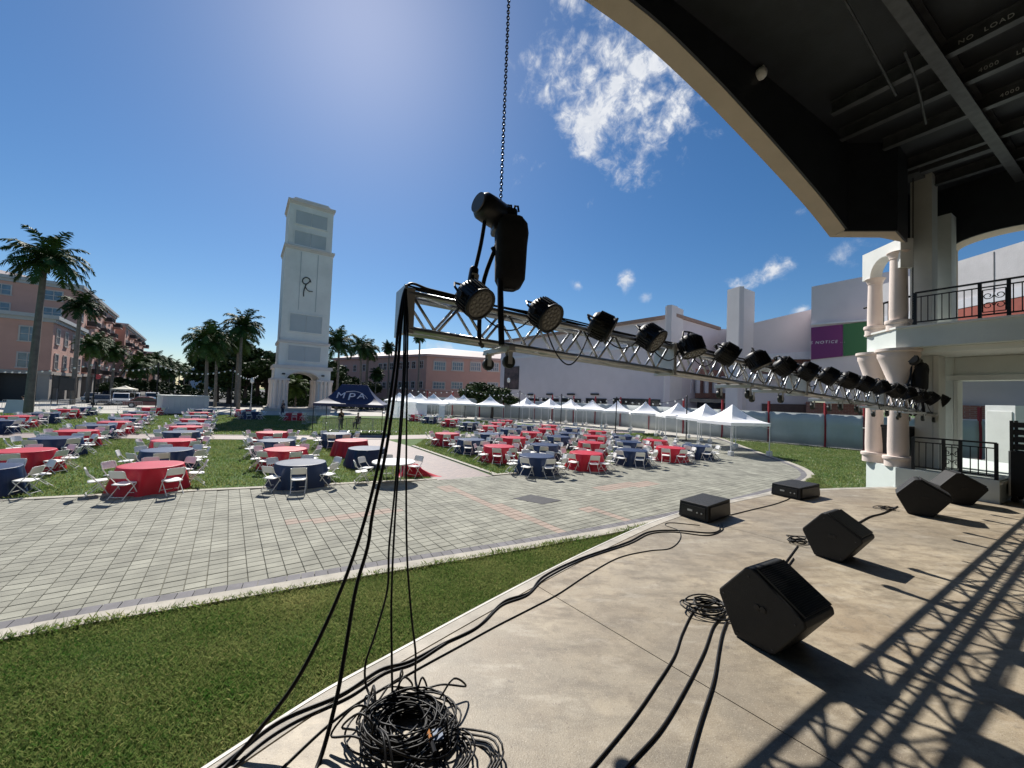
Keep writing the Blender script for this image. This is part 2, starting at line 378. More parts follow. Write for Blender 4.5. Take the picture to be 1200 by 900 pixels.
# ------------------------------------------------------------------ stage
ST = 1.35
EDGE = [(-7.5, -9), (-4.6, -4.2), (-2.9, -.6), (-1.41, 1.96), (-.68, 2.94), (1.17, 5.02), (3.01, 6.74), (5.61, 8.45), (7.24, 9.1), (8.5, 9.45), (9.6, 9.75), (10.4, 10.0)]
EDGE = [tuple(p[:2]) for p in crom([(a, b, 0) for a, b in EDGE], 8)]
nt = None
m_stage = mat('stage_concrete', (.235, .19, .132), .56, 0, .1, .9, .15, 130, col2=(.46, .39, .285))
nt = m_stage.node_tree; bs = nt.nodes['Principled BSDF']; src = bs.inputs['Base Color'].links[0].from_socket
geo = nt.nodes.new('ShaderNodeNewGeometry')
def layer(src, scale, lo, hi, colr, amt, stretch=None, detail=8, rough=.65, dist=.0):
    n = nt.nodes.new('ShaderNodeTexNoise'); n.inputs['Scale'].default_value = scale; n.inputs['Detail'].default_value = detail; n.inputs['Roughness'].default_value = rough; n.inputs['Distortion'].default_value = dist
    if stretch:
        mp = nt.nodes.new('ShaderNodeMapping'); mp.inputs['Scale'].default_value = stretch; mp.inputs['Rotation'].default_value = (0, 0, -.5); nt.links.new(geo.outputs['Position'], mp.inputs['Vector']); nt.links.new(mp.outputs[0], n.inputs['Vector'])
    else: nt.links.new(geo.outputs['Position'], n.inputs['Vector'])
    mr = nt.nodes.new('ShaderNodeMapRange'); mr.inputs['From Min'].default_value = lo; mr.inputs['From Max'].default_value = hi; mr.inputs['To Max'].default_value = amt
    nt.links.new(n.outputs['Fac'], mr.inputs['Value'])
    mx = nt.nodes.new('ShaderNodeMix'); mx.data_type = 'RGBA'; nt.links.new(mr.outputs['Result'], mx.inputs['Factor']); nt.links.new(src, mx.inputs['A']); mx.inputs['B'].default_value = (*colr, 1)
    return mx.outputs['Result']
src = layer(src, 2.2, .46, .64, (.13, .10, .065), .75, (1.0, 2.6, 1))
src = layer(src, 1.1, .52, .70, (.36, .255, .145), .6); src = layer(src, .55, .45, .62, (.20, .182, .15), .6, None, 5)
src = layer(src, 3.0, .55, .72, (.46, .42, .35), .6, (.7, 2.0, 1))
src = layer(src, 7, .50, .68, (.17, .14, .105), .55, (1.3, 1, 1)); src = layer(src, 18, .55, .72, (.38, .325, .25), .45, None, 6); src = layer(src, 60, .60, .72, (.13, .10, .08), .7, None, 2)
src = layer(src, 140, .62, .7, (.55, .5, .42), .5, None, 1)
src = layer(src, 9, .66, .74, (.10, .085, .07), .6, None, 3)
nt.links.new(src, bs.inputs['Base Color'])
m_stage_dark = mat('stage_joint', (.05, .045, .04), .9)
SP = EDGE + [(24, 10.0), (24, -9)]
o = MB().prism(SP, 0.0, ST - .03).build('stage', m_conc_k); tag(o, kind='structure'); stage = o
o.data.materials[0] = mat('stage_wall', (.46, .42, .36), .85, 0, .15, 2, .2, 60)
INN = offset_line(EDGE, -.13)
FL = INN + [(24, 9.87), (24, -9)]
jd = Vector((.625, -.78)); jn = Vector((.78, .625)); j0 = Vector((.25, 4.0))
cuts = [-3.9, 0, 3.7, 7.4, 11.2, 15]
prevp = FL
def shrink(poly, p, n, keep, gap): return clip_half(poly, p + n * (gap * keep), n, keep)
slab = FL; idx = 0
for c in cuts:
    p = j0 + jn * c
    a = shrink(slab, p, jn, -1, .004); slab = shrink(slab, p, jn, 1, .004)
    if len(a) > 2: MB().prism(a, ST - .028, ST).build('slab', m_stage, stage)
if len(slab) > 2: MB().prism(slab, ST - .028, ST).build('slab', m_stage, stage)
ribbon(EDGE, -.118, -.0, ST - .06, ST + .001, 'edge_strip', mat('edge_concrete', (.40, .37, .32), .8, 0, .3, 3, .3, 120), stage)
ribbon(EDGE, -.012, .010, ST - .09, ST + .004, 'nosing', mat('nosing_metal', (.55, .53, .49), .6, 0, .3, 3), stage)
# ------------------------------------------------------------------ stage house: proscenium arch, ceiling, side wing
m_tan = mat('soffit_stucco', (.50, .42, .33), .85, 0, .08, 1.5, .25, 90)
m_black = mat('black_paint', (.015, .018, .024), .55, 0, .3, 2.0, .1, 40)
m_white = mat('white_stucco', (.72, .74, .72), .8, 0, .07, 1.2, .25, 60)
m_greenw = mat('pale_stucco', (.60, .66, .63), .8, 0, .07, 1.2, .2, 60)
m_col = mat('column_stucco', (.72, .62, .56), .8, 0, .06, 2, .2, 80)
m_pier = mat('pier_stucco', (.60, .63, .60), .8, 0, .08, 1.5, .2, 60)
m_trim = mat('pale_trim', (.70, .72, .68), .75, 0, .05, 2)
house = thing('stage_house', 'pale concrete bandshell stage house with black ceiling, columns and balcony', 'building', (9.55, 9.65, 0))
VP = Vector((.8688, .4952, 0)); NP = Vector((.4952, -.8688, 0))
arch_x = [(.9, 8.93), (1.87, 8.90), (3.07, 8.68), (4.02, 8.44), (5.14, 8.13), (6.47, 7.72), (7.47, 7.33)]
half = [((x - .9) / .8688, z) for x, z in arch_x]
half = [(p.x, p.y) for p in crom([(a, b, 0) for a, b in half], 4)]
arc = [(-a, z) for a, z in half[::-1][:-1]] + half
sR = (7.47 - .9) / .8688
poly = [(-sR - 3, 7.33)] + arc + [(sR, 13.5), (-sR - 3, 13.5)]
P_out = Vector((.9, 4.9 + .57 * .9, 0)); P_in = Vector((.9, 4.52 + .57 * .9, 0))
MB().vprism(P_out, VP, poly, NP, .33).build('proscenium_arch', m_tan, house, smooth=False)
polyb = [(a, z + .004) for a, z in poly]
MB().vprism(P_out + NP * .332, VP, polyb, NP, .04).build('inner_face', m_black, house)
# ceiling and its steel
ceil = MB().prism([tuple((P_in + VP * -13)[:2]), tuple((P_in + VP * 12.25)[:2]), tuple((P_in + VP * 12.25 + NP * 18)[:2]), tuple((P_in + VP * -13 + NP * 18)[:2])], 9.4, 9.7).build('ceiling', m_black, house)
m_steel = mat('dark_steel', (.075, .08, .088), .42, .3, .3, 5, .1, 60)
def cbeam(p0, p1, h=.26, w=.14, z=9.4):
    p0 = Vector(p0); p1 = Vector(p1); d = (p1 - p0); L = d.length; d.normalize(); n = Vector((-d.y, d.x, 0)); c = (p0 + p1) / 2
    mb = MB()
    mb.obox(c + Vector((0, 0, -.01 - .0)), d, n, Vector((0, 0, 1)), (L, w, .02)); mb.obox(c - Vector((0, 0, h / 2)), d, n, Vector((0, 0, 1)), (L, .02, h)); mb.obox(c - Vector((0, 0, h)), d, n, Vector((0, 0, 1)), (L, w, .024))
    return mb.build('ceiling_beam', m_steel, house)
bq = []
for px, py, zz in ((975, 135, 0), (985, 165, 0), (1035, 176, 0), (1062, 200, 0), (1095, 218, 0)):
    q = G(px, py, 9.13); q.z = 9.395
    cbeam(q, q + NP * 14); bq.append(q)
for k in (1.9, 4.6, 7.6):
    q = P_in + NP * k; q.z = 9.37; cbeam(q + VP * -10, q + VP * 15, .34, .18)
lt = mat('faded_white_print', (.6, .6, .6), .8)
for bi, tq, s in ((0, 2.18, 'NO'), (0, 2.52, 'LOAD'), (1, 2.24, '4000'), (1, 2.62, 'LBS'), (2, 2.30, '4000'), (2, 2.68, 'LBS'), (3, 2.35, 'NO'), (3, 2.69, 'LOAD')):
    q = bq[bi] + NP * (tq - (bq[bi] - P_in).dot(NP)) - VP * .018 - Vector((0, 0, .14)); me = text_mesh(s, .10, .003, 0, 1.2); me.materials.append(lt)
    o = inst('beam_lettering', me, house, Vector(q) - Vector(OFF[house.name]) + Vector((0, 0, 0)), None)
    ux = NP; uz = Vector((0, 0, 1)); un = ux.cross(uz); o.rotation_euler = Matrix(((ux.x, uz.x, un.x), (ux.y, uz.y, un.y), (ux.z, uz.z, un.z))).to_euler()
for pts in ([(966, -40), (1012, 40), (1050, 112)], [(1060, 60), (1075, 100), (1085, 145)]):
    MB().tube(crom([G(a, b, 9.05) for a, b in pts], 4), .02, 6).build('conduit', m_steel, house)
q = G(889, 88, 10.3)
q = HIT(889, 88, P_out + NP * .375, NP); sb = MB(); sb.lathe([(.10, 0), (.11, .05), (.09, .10), (.045, .13)], q, 14, NP); sb.tube([q + Vector((0, 0, .1)), q + NP * .1 + Vector((0, 0, .1))], .03)
sb = sb.build('wall_detector', mat('white_plastic', (.8, .8, .78), .4, 0, .03), None, 'auto', loc=tuple(q)); tag(sb, 'small white detector box on the black wall above the arch', 'detector')
# side wing frame
W0 = Vector((9.55, 9.65, 0)); d2 = Vector((.50, -.866, 0)); ow = Vector((.866, .50, 0)); P0 = W0 + Vector((.30, 1.12, 0))
def wp(a, b, z=0.0): return W0 + d2 * a + ow * b + Vector((0, 0, z))
def w2(*L): return [tuple(wp(a, b)[:2]) for a, b in L]
PZ = 1.84
front = [tuple(P0[:2]), tuple(W0[:2])]
MB().prism(front + w2((1.62, 0), (1.62, 5)) + [tuple((P0 + ow * 5)[:2])], 0.2, PZ).build('plinth', m_greenw, house)
MB().obox(wp(1.635, 1.2, PZ - .06), d2, ow, Vector((0, 0, 1)), (.03, 2.3, .06)).build('step_nosing', m_trim, house)
SB, SZ = 4.80, 5.28
MB().prism(front + w2((12, 0), (12, 5)) + [tuple((P0 + ow * 5)[:2])], SB, SZ).build('balcony_slab', m_greenw, house)
lp = [tuple((P0 + Vector((-.04, .05, 0)))[:2]), tuple((W0 + Vector((-.04, -.03, 0)))[:2])] + w2((12, -.04), (12, 1)) + [tuple((P0 + ow)[:2])]
MB().prism(lp, SZ + .002, SZ + .05).build('balcony_coping', m_trim, house)
MB().prism([tuple((P0 + Vector((.3, 0, 0)))[:2]), tuple((W0 + Vector((.3, .1, 0)))[:2])] + w2((12, .25), (12, 4.8)) + [tuple((P0 + ow * 4.8)[:2])], SB - .12, SB - .002).build('soffit_band', m_trim, house)
def column(c, z0, z1, zc, r, cap_r, name='column'):
    c = Vector(c)
    t = MB().lathe([(r * .98, z0), (r * .98, z0 + .3), (r, z0 + .5), (r * .9, zc)], c, 28).build(name, m_col, house, 'auto')
    MB().lathe([(r * 1.28, z0), (r * 1.28, z0 + .17), (r * 1.42, z0 + .175), (r * 1.46, z0 + .215), (r * 1.42, z0 + .255), (r * 1.05, z0 + .26)], c, 28).build('base', m_col, t, 'auto')
    h = z1 - zc
    MB().lathe([(r * .92, zc), (r * 1.0, zc + h * .08), (r * .95, zc + h * .12), (cap_r * .86, zc + h * .74), (cap_r * .90, zc + h * .78), (cap_r * .90, zc + h * .9), (cap_r, zc + h * .93), (cap_r, z1)], c, 28).build('capital', m_col, t, 'auto')
C1 = (9.80, 9.84, 0); C2 = (9.93, 10.62, 0)
column(C1, PZ, SB, 3.86, .205, .45); column(C2, PZ, SB, 3.86, .195, .40)
column(C1, SZ, 7.30, 7.12, .185, .235); column(C2, SZ, 6.85, 6.70, .165, .225)
# small arch between the two upper columns
ap = [(0, 6.852), (.0, 7.6), (1.2, 7.6), (1.2, 6.852), (1.06, 6.852)] + [(.66 + .40 * math.cos(R(a)), 6.852 + .46 * math.sin(R(a))) for a in range(15, 180, 15)] + [(.26, 6.852)]
MB().vprism((9.78, 10.85, 0), Vector((-.1, -.995, 0)).normalized(), ap, Vector((.995, -.1, 0)).normalized(), .30).build('arcade_arch', m_white, house)
# railings: posts, rails, balusters
m_iron = mat('black_iron', (.012, .012, .013), .45, .4, .2, 8)
def railing(parent, a0, a1, b, z, h=.92, posts=(), orn=(), name='railing'):
    rl = MB(); rl.obox((wp(a0, b, z + h) + wp(a1, b, z + h)) / 2, d2, ow, Vector((0, 0, 1)), (abs(a1 - a0), .06, .035))
    r = rl.build(name, m_iron, parent)
    MB().obox((wp(a0, b, z + h - .11) + wp(a1, b, z + h - .11)) / 2, d2, ow, Vector((0, 0, 1)), (abs(a1 - a0), .03, .025)).build('rail', m_iron, r)
    MB().obox((wp(a0, b, z + .08) + wp(a1, b, z + .08)) / 2, d2, ow, Vector((0, 0, 1)), (abs(a1 - a0), .035, .03)).build('rail', m_iron, r)
    for p in posts: MB().obox(wp(p, b, z + h / 2), d2, ow, Vector((0, 0, 1)), (.055, .055, h)).build('post', m_iron, r)
    a = a0 + .1
    while a < a1 - .04:
        if not any(abs(a - p) < .05 for p in posts) and not any(o0 < a < o1 for o0, o1 in orn):
            MB().obox(wp(a, b, z + (h - .11) / 2 + .04), d2, ow, Vector((0, 0, 1)), (.016, .016, h - .2)).build('baluster', m_iron, r)
        a += .115
    for o0, o1 in orn:
        mb = MB(); w = o1 - o0; zz0, zz1 = z + .14, z + h - .17; c0 = (o0 + o1) / 2
        for p, q in (((o0 + .04, zz0), (o1 - .04, zz0)), ((o0 + .04, zz1), (o1 - .04, zz1)), ((o0 + .04, zz0), (o0 + .04, zz1)), ((o1 - .04, zz0), (o1 - .04, zz1)), ((c0, z + .09), (c0, z + h - .12))):
            mb.tube([wp(p[0], b, p[1]), wp(q[0], b, q[1])], .011, 5)
        for s in (-1, 1):
            for zc, sg in ((zz0 + (zz1 - zz0) * .28, 1), (zz0 + (zz1 - zz0) * .72, -1)):
                pts = []
                for k in range(13):
                    t = k / 12 * 2 * math.pi * 1.15; rr = .075 * (1 - .55 * k / 12); pts.append(wp(c0 + s * (.085 - rr * math.cos(t)), b, zc + sg * rr * math.sin(t)))
                mb.tube(pts, .009, 5)
        mb.build('scroll_panel', m_iron, r)
    return r
railing(house, .3, 1.58, .06, PZ, .78, posts=(.3, .80, 1.06, 1.57), orn=((.80, 1.06),))
railing(house, .33, 7.2, .06, SZ + .05, .80, posts=(.33, 1.35, 1.75, 3.0, 3.4, 4.6, 5.0, 6.2, 6.6), orn=((1.35, 1.75), (3.0, 3.4), (4.6, 5.0)))
rr_ = MB()
# short railing behind the columns on both floors
for z in (PZ, SZ + .05):
    r = MB().tube([(10.15, 11.2, z + .86), (10.15, 9.9, z + .86)], .028, 6).build('railing', m_iron, house)
    for k in range(9): MB().box((10.15, 9.95 + k * .13, z + .43), (.018, .018, .86)).build('baluster', m_iron, r)
# piers and lintels behind the railings
def a_at(px, b, z=3.2, yref=480):
    n = ow; q = HIT(px, yref, W0 + ow * b, n); return (q - W0).dot(d2)
def pier(px0, px1, b, z0, z1, depth, m, name='pier', extra=0):
    a0, a1 = a_at(px0, b), a_at(px1, b); c = (a0 + a1) / 2
    return MB().obox(wp(c, b + depth / 2, (z0 + z1) / 2), d2, ow, Vector((0, 0, 1)), (abs(a1 - a0), depth, z1 - z0)).build(name, m, house)
def z_at(px, py, b): return HIT(px, py, W0 + ow * b, ow).z
pier(1072, 1093, 1.0, PZ, SB - .13, .5, m_pier); pier(1093.5, 1100, .97, PZ, SB - .13, .56, m_trim, 'door_jamb')
pier(1101, 1117, 1.75, PZ, SB - .13, .4, m_pier); pier(1117.5, 1122, 1.72, PZ, SB - .735, .46, m_trim, 'door_jamb')
MB().obox(wp(5.75, 1.98, SB - .36), d2, ow, Vector((0, 0, 1)), (10.5, .4, .46)).build('lintel', m_pier, house)
MB().obox(wp(5.75, 1.96, SB - .66), d2, ow, Vector((0, 0, 1)), (10.5, .5, .13)).build('lintel_trim', m_trim, house)
pier(1066, 1092, .95, SZ, z_at(1078, 205, .95), .45, m_pier, 'pilaster'); pier(1096, 1115, 1.7, SZ, z_at(1105, 252, 1.7), .45, m_pier, 'pilaster')
# upper side wall (black) with a wide arched opening edged in tan
b_w = 2.3; aL = a_at(1116, b_w); zsp = z_at(1117, 290, b_w); ztop = z_at(1172, 268, b_w); aC = a_at(1176, b_w); hw = aC - aL
arch = [(aC + hw * math.cos(R(t)), zsp + (ztop - zsp) * math.sin(R(t))) for t in range(0, 181, 10)]
aE = aC + hw
wall = [(a_at(1112, b_w) - .3, 11.15), (a_at(1112, b_w) - .3, 5.5), (aL - .004, 5.5)] + arch[::-1] + [(aE, 5.5), (aE + 5, 5.5), (aE + 5, 11.15)]
MB().vprism(wp(0, b_w), d2, wall, ow, .05).build('upper_wall', m_black, house)
ring = arch + [(a * 1.0, z + .0) for a, z in []]
MB().vprism(wp(0, b_w + .052), d2, [(a_at(1112, b_w) - .28, 11.1), (a_at(1112, b_w) - .28, 5.5), (aL, 5.5)] + arch[::-1] + [(aE, 5.5), (aE + 4.9, 5.5), (aE + 4.9, 11.1)], ow, .5).build('arched_wall', m_tan, house)
aK = a_at(1062, b_w)
MB().vprism(wp(0, b_w + .06), d2, [(aK - .3, 7.6), (a_at(1112, b_w) - .1, 7.6), (a_at(1112, b_w) - .1, 11.35), (aK - .3, 11.35)], ow, .1).build('upper_wall', m_black, house)
# return of the arch wall to the columns
q = [G(972.6, 278, 7.33), G(1032, 278.5, 7.33), G(1061, 284.5, 7.33), G(1049, 271.5, 7.33), G(989, 271.5, 7.33)]
MB().prism([p[:2] for p in q], 7.33, 13.5).build('arch_return', m_tan, house)
for a, b in ((q[4], q[3]), (q[3], q[2])):
    a, b = Vector((a.x, a.y, 0)), Vector((b.x, b.y, 0)); e = (b - a); Lq = e.length; e.normalize(); n_ = Vector((e.y, -e.x, 0)); MB().vprism(a + n_ * .002, e, [(0, 7.336), (Lq, 7.336), (Lq, 13.5), (0, 13.5)], n_, .035).build('inner_face', m_black, house)
c0 = Vector((q[2].x, q[2].y, 0)); c1 = wp(aK, b_w + .1); e = (c1 - c0); Lq = e.length; e.normalize(); MB().vprism(c0, e, [(0, 7.5), (Lq, 7.5), (Lq, 13.4), (0, 13.4)], Vector((-e.y, e.x, 0)), .1).build('upper_wall', m_black, house)
# rear and far side walls of the stage house, behind the camera
MB().vprism(P_in + NP * 15, VP, [(-11, 1.36), (16, 1.36), (16, 11.15), (-11, 11.15)], NP, .3).build('rear_wall', m_black, house)
MB().vprism(P_in + VP * -10.6 + NP * .6, NP, [(0, 1.36), (14.3, 1.36), (14.3, 11.15), (0, 11.15)], VP * -1, .3).build('far_side_wall', m_black, house)
MB().vprism(wp(0, 4.5), d2, [(-1, SZ), (12, SZ), (12, SZ + .35), (-1, SZ + .35)], ow, .1).build('parapet', m_pier, house)
# far support of the arch (outside the frame)
MB().box((-7.6, .55, 3.65), (1.2, 1.2, 7.3), TH).build('pier', m_pier, house)
# ================================================================== BUILDINGS BEHIND THE LAWN
Z3 = Vector((0, 0, 1))
m_mauve = mat('mauve_stucco', (.62, .565, .585), .85, 0, .05, .4, .15, 20)
m_mauve2 = mat('pale_mauve_stucco', (.68, .64, .64), .85, 0, .05, .4)
m_brown = mat('brown_coping', (.30, .20, .16), .8, 0, .15, 2)
m_ledge = mat('white_ledge', (.62, .62, .66), .75, 0, .06, 2)
m_brick = brick_mat('red_brick', (.30, .13, .095), (.24, .10, .08), (.30, .22, .19), 1.0, 0, True, .42, .16, .02)
m_glass = mat('dark_glass', (.02, .024, .03), .12, 0, .3, 2, spec=.7)
m_dkbrown = mat('brown_shutter', (.075, .045, .04), .6, 0, .2, 3)
m_conw = mat('raw_concrete', (.55, .53, .54), .85, 0, .1, .8, .4, 12)
def wallrun(mb, pA, pB, z0, zA, zB, depth):
    """thick wall from plan point pA to pB, face towards the camera, body behind it"""
    a, b = Vector((pA[0], pA[1], 0)), Vector((pB[0], pB[1], 0)); d = (b - a); L = d.length; d.normalize(); n = Vector((-d.y, d.x, 0))
    mb.vprism(a, d, [(0, z0), (L, z0), (L, zB), (0, zA)], n, depth); return d, n, L
def zpx(px, py, Y): return D(px, py, Y).z
def xy(px, Y, py=470): p = D(px, py, Y); return (p.x, p.y)
# --- museum: long plain wall with dark ground floor windows
mus = thing('museum_building', 'long plain mauve museum wall with dark ground floor windows and poster', 'building', (6, 64, 0))
mA, mB = xy(585, 80), xy(790, 50)
mb = MB(); d, n, L = wallrun(mb, mA, mB, 0, 14.4, 14.4, 12); mb.build('wall', m_mauve, mus)
mb = MB(); a3, fn = Vector((*mA, 0)), -n
mb.obox(a3 + d * (L / 2) + n * 5.9 + Z3 * 14.62, d, n, Z3, (L + .5, 12.6, .44)); mb.build('coping', m_brown, mus)
mb = MB(); mb.obox(a3 + d * (L / 2) + fn * .06 + Z3 * 11.1, d, n, Z3, (L - .1, .12, .5)); mb.build('ledge', m_ledge, mus)
def on_mus(px, py): q = HIT(px, py, a3, n); return (q - a3).dot(d), q.z
def win(parent, P, ux, nf, a0, a1, z0, z1, frame=.12, mf=None, mg=None, mull=0, bars=0, nm='window'):
    """window: frame proud of the wall, pane just behind it, mullions"""
    c = P + ux * ((a0 + a1) / 2) + Z3 * ((z0 + z1) / 2); w, h = a1 - a0, z1 - z0; t = frame
    fr = MB()
    fr.obox(c + Z3 * (h / 2 - t / 2) + nf * .05, ux, nf, Z3, (w, .14, t)); fr.obox(c - Z3 * (h / 2 - t / 2) + nf * .07, ux, nf, Z3, (w + t, .2, t))
    fr.obox(c + ux * (w / 2 - t / 2) + nf * .05, ux, nf, Z3, (t, .138, h - 2 * t)); fr.obox(c - ux * (w / 2 - t / 2) + nf * .05, ux, nf, Z3, (t, .138, h - 2 * t))
    for k in range(mull): fr.obox(c + ux * (-w / 2 + t + (w - 2 * t) * (k + 1) / (mull + 1)) + nf * .04, ux, nf, Z3, (t * .5, .09, h - 2 * t))
    for k in range(bars): fr.obox(c + Z3 * (-h / 2 + t + (h - 2 * t) * (k + 1) / (bars + 1)) + nf * .04, ux, nf, Z3, (w - 2 * t, .088, t * .5))
    f = fr.build(nm, mf or m_trim, parent)
    MB().obox(c + nf * .02, ux, nf, Z3, (w - 2 * t + .01, .03, h - 2 * t + .01)).build('pane', mg or m_glass, f)
    return f
m_darkfr = mat('dark_frame', (.03, .028, .03), .5)
for p0, p1 in ((591, 606), (615, 632), (636, 655), (659, 681), (687, 711), (719, 774)):
    aa, z1 = on_mus(p0, 466.5); bb_, _ = on_mus(p1, 466.5)
    win(mus, a3, d, fn, aa, bb_, .4, z1, .14, m_darkfr, m_glass, mull=2 if p0 < 700 else 5, bars=1)
for p0, p1, py in ((595, 601, 462.5), (619, 625, 462.3), (641, 648, 462), (665.5, 674, 462), (693, 702, 462)):
    aa, z1 = on_mus(p0, py); bb_, _ = on_mus(p1, py)
    MB().obox(a3 + d * ((aa + bb_) / 2) + fn * .12 + Z3 * z1, d, n, Z3, (bb_ - aa, .22, .28)).build('wall_light', m_darkfr, mus)
aa, z1 = on_mus(592, 430.5); bb_, z0 = on_mus(607.5, 456)
po = MB().obox(a3 + d * ((aa + bb_) / 2) + fn * .05 + Z3 * ((z0 + z1) / 2), d, n, Z3, (bb_ - aa, .08, z1 - z0)).build('poster', mat('poster_print', (.02, .018, .02), .5, 0, .1, .9, col2=(.16, .10, .09)), mus)
po['label'] = 'dark framed poster on the mauve wall'
pr = MB(); pc = a3 + d * ((aa + bb_) / 2) + fn * .05 + Z3 * ((z0 + z1) / 2); pw, ph = bb_ - aa, z1 - z0
for s in (-1, 1):
    pr.obox(pc + d * (s * pw / 2), d, n, Z3, (.1, .14, ph + .1)); pr.obox(pc + Z3 * (s * ph / 2), d, n, Z3, (pw - .1, .139, .1))
pr.build('frame', m_darkfr, po)
# --- fins and rear hall
def slab_px(parent, name, m, px0, px1, Y0, Y1, zb, pyL, pyR, depth):
    mb = MB(); pA, pB = xy(px0, Y0), xy(px1, Y1); wallrun(mb, pA, pB, zb, zpx(px0, pyL, Y0), zpx(px1, pyR, Y1), depth); return mb.build(name, m, parent)
hall = thing('exhibition_hall', 'mauve exhibition hall with brick recess and tall slab fins on its roof', 'building', (*xy(860, 48), 0))
slab_px(hall, 'roof_fin', m_mauve2, 777, 784.5, 49.2, 48.6, 0, 359, 357, 3.5); slab_px(hall, 'roof_fin', m_mauve, 784.6, 791.5, 48.58, 51.5, 0, 357, 359, .6)
slab_px(hall, 'rear_wall', m_mauve, 740, 856, 60, 57, 0, 380, 386, 8)
slab_px(hall, 'rear_return', m_mauve2, 851, 859, 56.9, 49, 0, 386, 392, 1)
# brick recess with white piers
slab_px(hall, 'brick_panel', m_brick, 788, 866, 54, 52, zpx(800, 466, 54), 430, 436, 1)
for px in (797, 807.5, 817.5, 827.5, 837.5, 847.5):
    Y = 53.6 - (px - 790) * .025; p = D(px, 452, Y - .35); MB().obox((p.x, p.y, zpx(px, 451, Y)), Vector((.95, -.1, 0)).normalized(), Vector((.1, .95, 0)).normalized(), Z3, (.45, .5, zpx(px, 441, Y) - zpx(px, 460.5, Y))).build('recess_pier', m_ledge, hall)
slab_px(hall, 'lintel', m_conc_k, 787, 862, 52.9, 51.0, zpx(800, 470.5, 53), 466.5, 468.5, .8)
slab_px(hall, 'dark_doorway', m_glass, 787, 862, 54.5, 52.5, 0, 470, 471, .3)
slab_px(hall, 'recess_return', m_mauve2, 783, 788, 50, 52.9, 0, 441, 441, .5)
# right hall
slab_px(hall, 'roof_fin', m_mauve, 857.5, 864, 45.0, 43.2, 0, 338, 335.5, .5); slab_px(hall, 'roof_fin', m_mauve2, 864.1, 882.5, 43.15, 43.9, 0, 335.5, 342, 1.6)
slab_px(hall, 'upper_wall', m_mauve, 862, 952, 44.4, 42.0, zpx(900, 420, 43.5), 383, 362, 5)
slab_px(hall, 'ledge', m_ledge, 861, 952, 44.0, 41.6, zpx(900, 421, 43.2), 417, 411.5, .5)
slab_px(hall, 'brick_panel', m_brick, 861, 952, 44.9, 42.5, zpx(900, 441, 43.6), 419, 414, .6)
slab_px(hall, 'ledge', m_ledge, 854, 1012, 43.6, 39.6, zpx(900, 444, 43), 437.5, 441, .9)
slab_px(hall, 'lower_wall', m_mauve, 857, 952, 44.0, 41.8, 0, 442, 446, .8)
slab_px(hall, 'shutter', m_dkbrown, 893.5, 946, 42.9, 41.7, zpx(920, 484, 42.3), 473, 474, .2)
slab_px(hall, 'brick_panel', m_brick, 945, 1016, 41.6, 39.2, zpx(980, 490, 40), 471, 474, .5)
# --- hall with the banner
ban = thing('banner_hall', 'tall mauve hall carrying the purple and green banner', 'building', (*xy(980, 38), 0))
slab_px(ban, 'wall', m_mauve, 949.5, 1120, 39, 32.5, zpx(980, 470, 38), 336, 303, 6)
slab_px(ban, 'ledge', m_ledge, 949, 1120, 38.8, 32.3, zpx(960, 381.5, 38.8), 379, 366, .25)
slab_px(ban, 'lower_wall', m_mauve, 1090, 1290, 33.5, 27.5, 0, 410, 405, 4)
slab_px(ban, 'ledge', m_ledge, 1090, 1290, 33.0, 27.0, zpx(1150, 498, 31), 490.5, 493, .5)
slab_px(ban, 'brick_panel', m_brick, 1100, 1160, 32.6, 30.8, zpx(1130, 500, 31.7), 474, 476, .35)
def panel_px(parent, name, m, px0, px1, yT, yB, sl):
    """flat banner 12 cm off the hall wall"""
    a, b = Vector((*xy(949.5, 39), 0)), Vector((*xy(1120, 32.5), 0)); dd = (b - a).normalized(); nn = Vector((-dd.y, dd.x, 0)); P = a - nn * .12
    q0 = HIT(px0, yT, P, nn); q1 = HIT(px1, yT - sl, P, nn); q2 = HIT(px1, yB - sl, P, nn); q3 = HIT(px0, yB, P, nn)
    mb = MB(); vs = [q3, q2, q1, q0]; vs += [p + nn * .05 for p in vs]
    mb.add(vs, [(0, 1, 2, 3), (7, 6, 5, 4), (0, 4, 5, 1), (1, 5, 6, 2), (2, 6, 7, 3), (3, 7, 4, 0)])
    return mb.build(name, m, parent, loc=tuple(q3)), dd, nn, P
bn, dd, nn, Pb = panel_px(None, 'banner', mat('purple_print', (.155, .022, .13), .6, 0, .06, .5), 950.5, 987.6, 384, 421.5, 4)
tag(bn, 'purple wall banner with white lettering beside the green one', 'banner')
me = text_mesh("'S NOTICE ...", .40, .01, .18, 1.25); me.materials.append(mat('white_print', (.75, .72, .74), .6))
q = HIT(968.5, 401.0, Pb - nn * .03, nn); o = inst('lettering', me, bn, q - Vector(OFF[bn.name])); o.rotation_euler = Matrix(((dd.x, 0, -nn.x), (dd.y, 0, -nn.y), (0, 1, 0))).to_euler()
bn2, *_ = panel_px(None, 'banner', mat('green_print', (.035, .14, .05), .6, 0, .06, .5), 988.2, 1016, 380, 417.5, 3.2)
tag(bn2, 'plain green wall banner beside the purple one', 'banner')
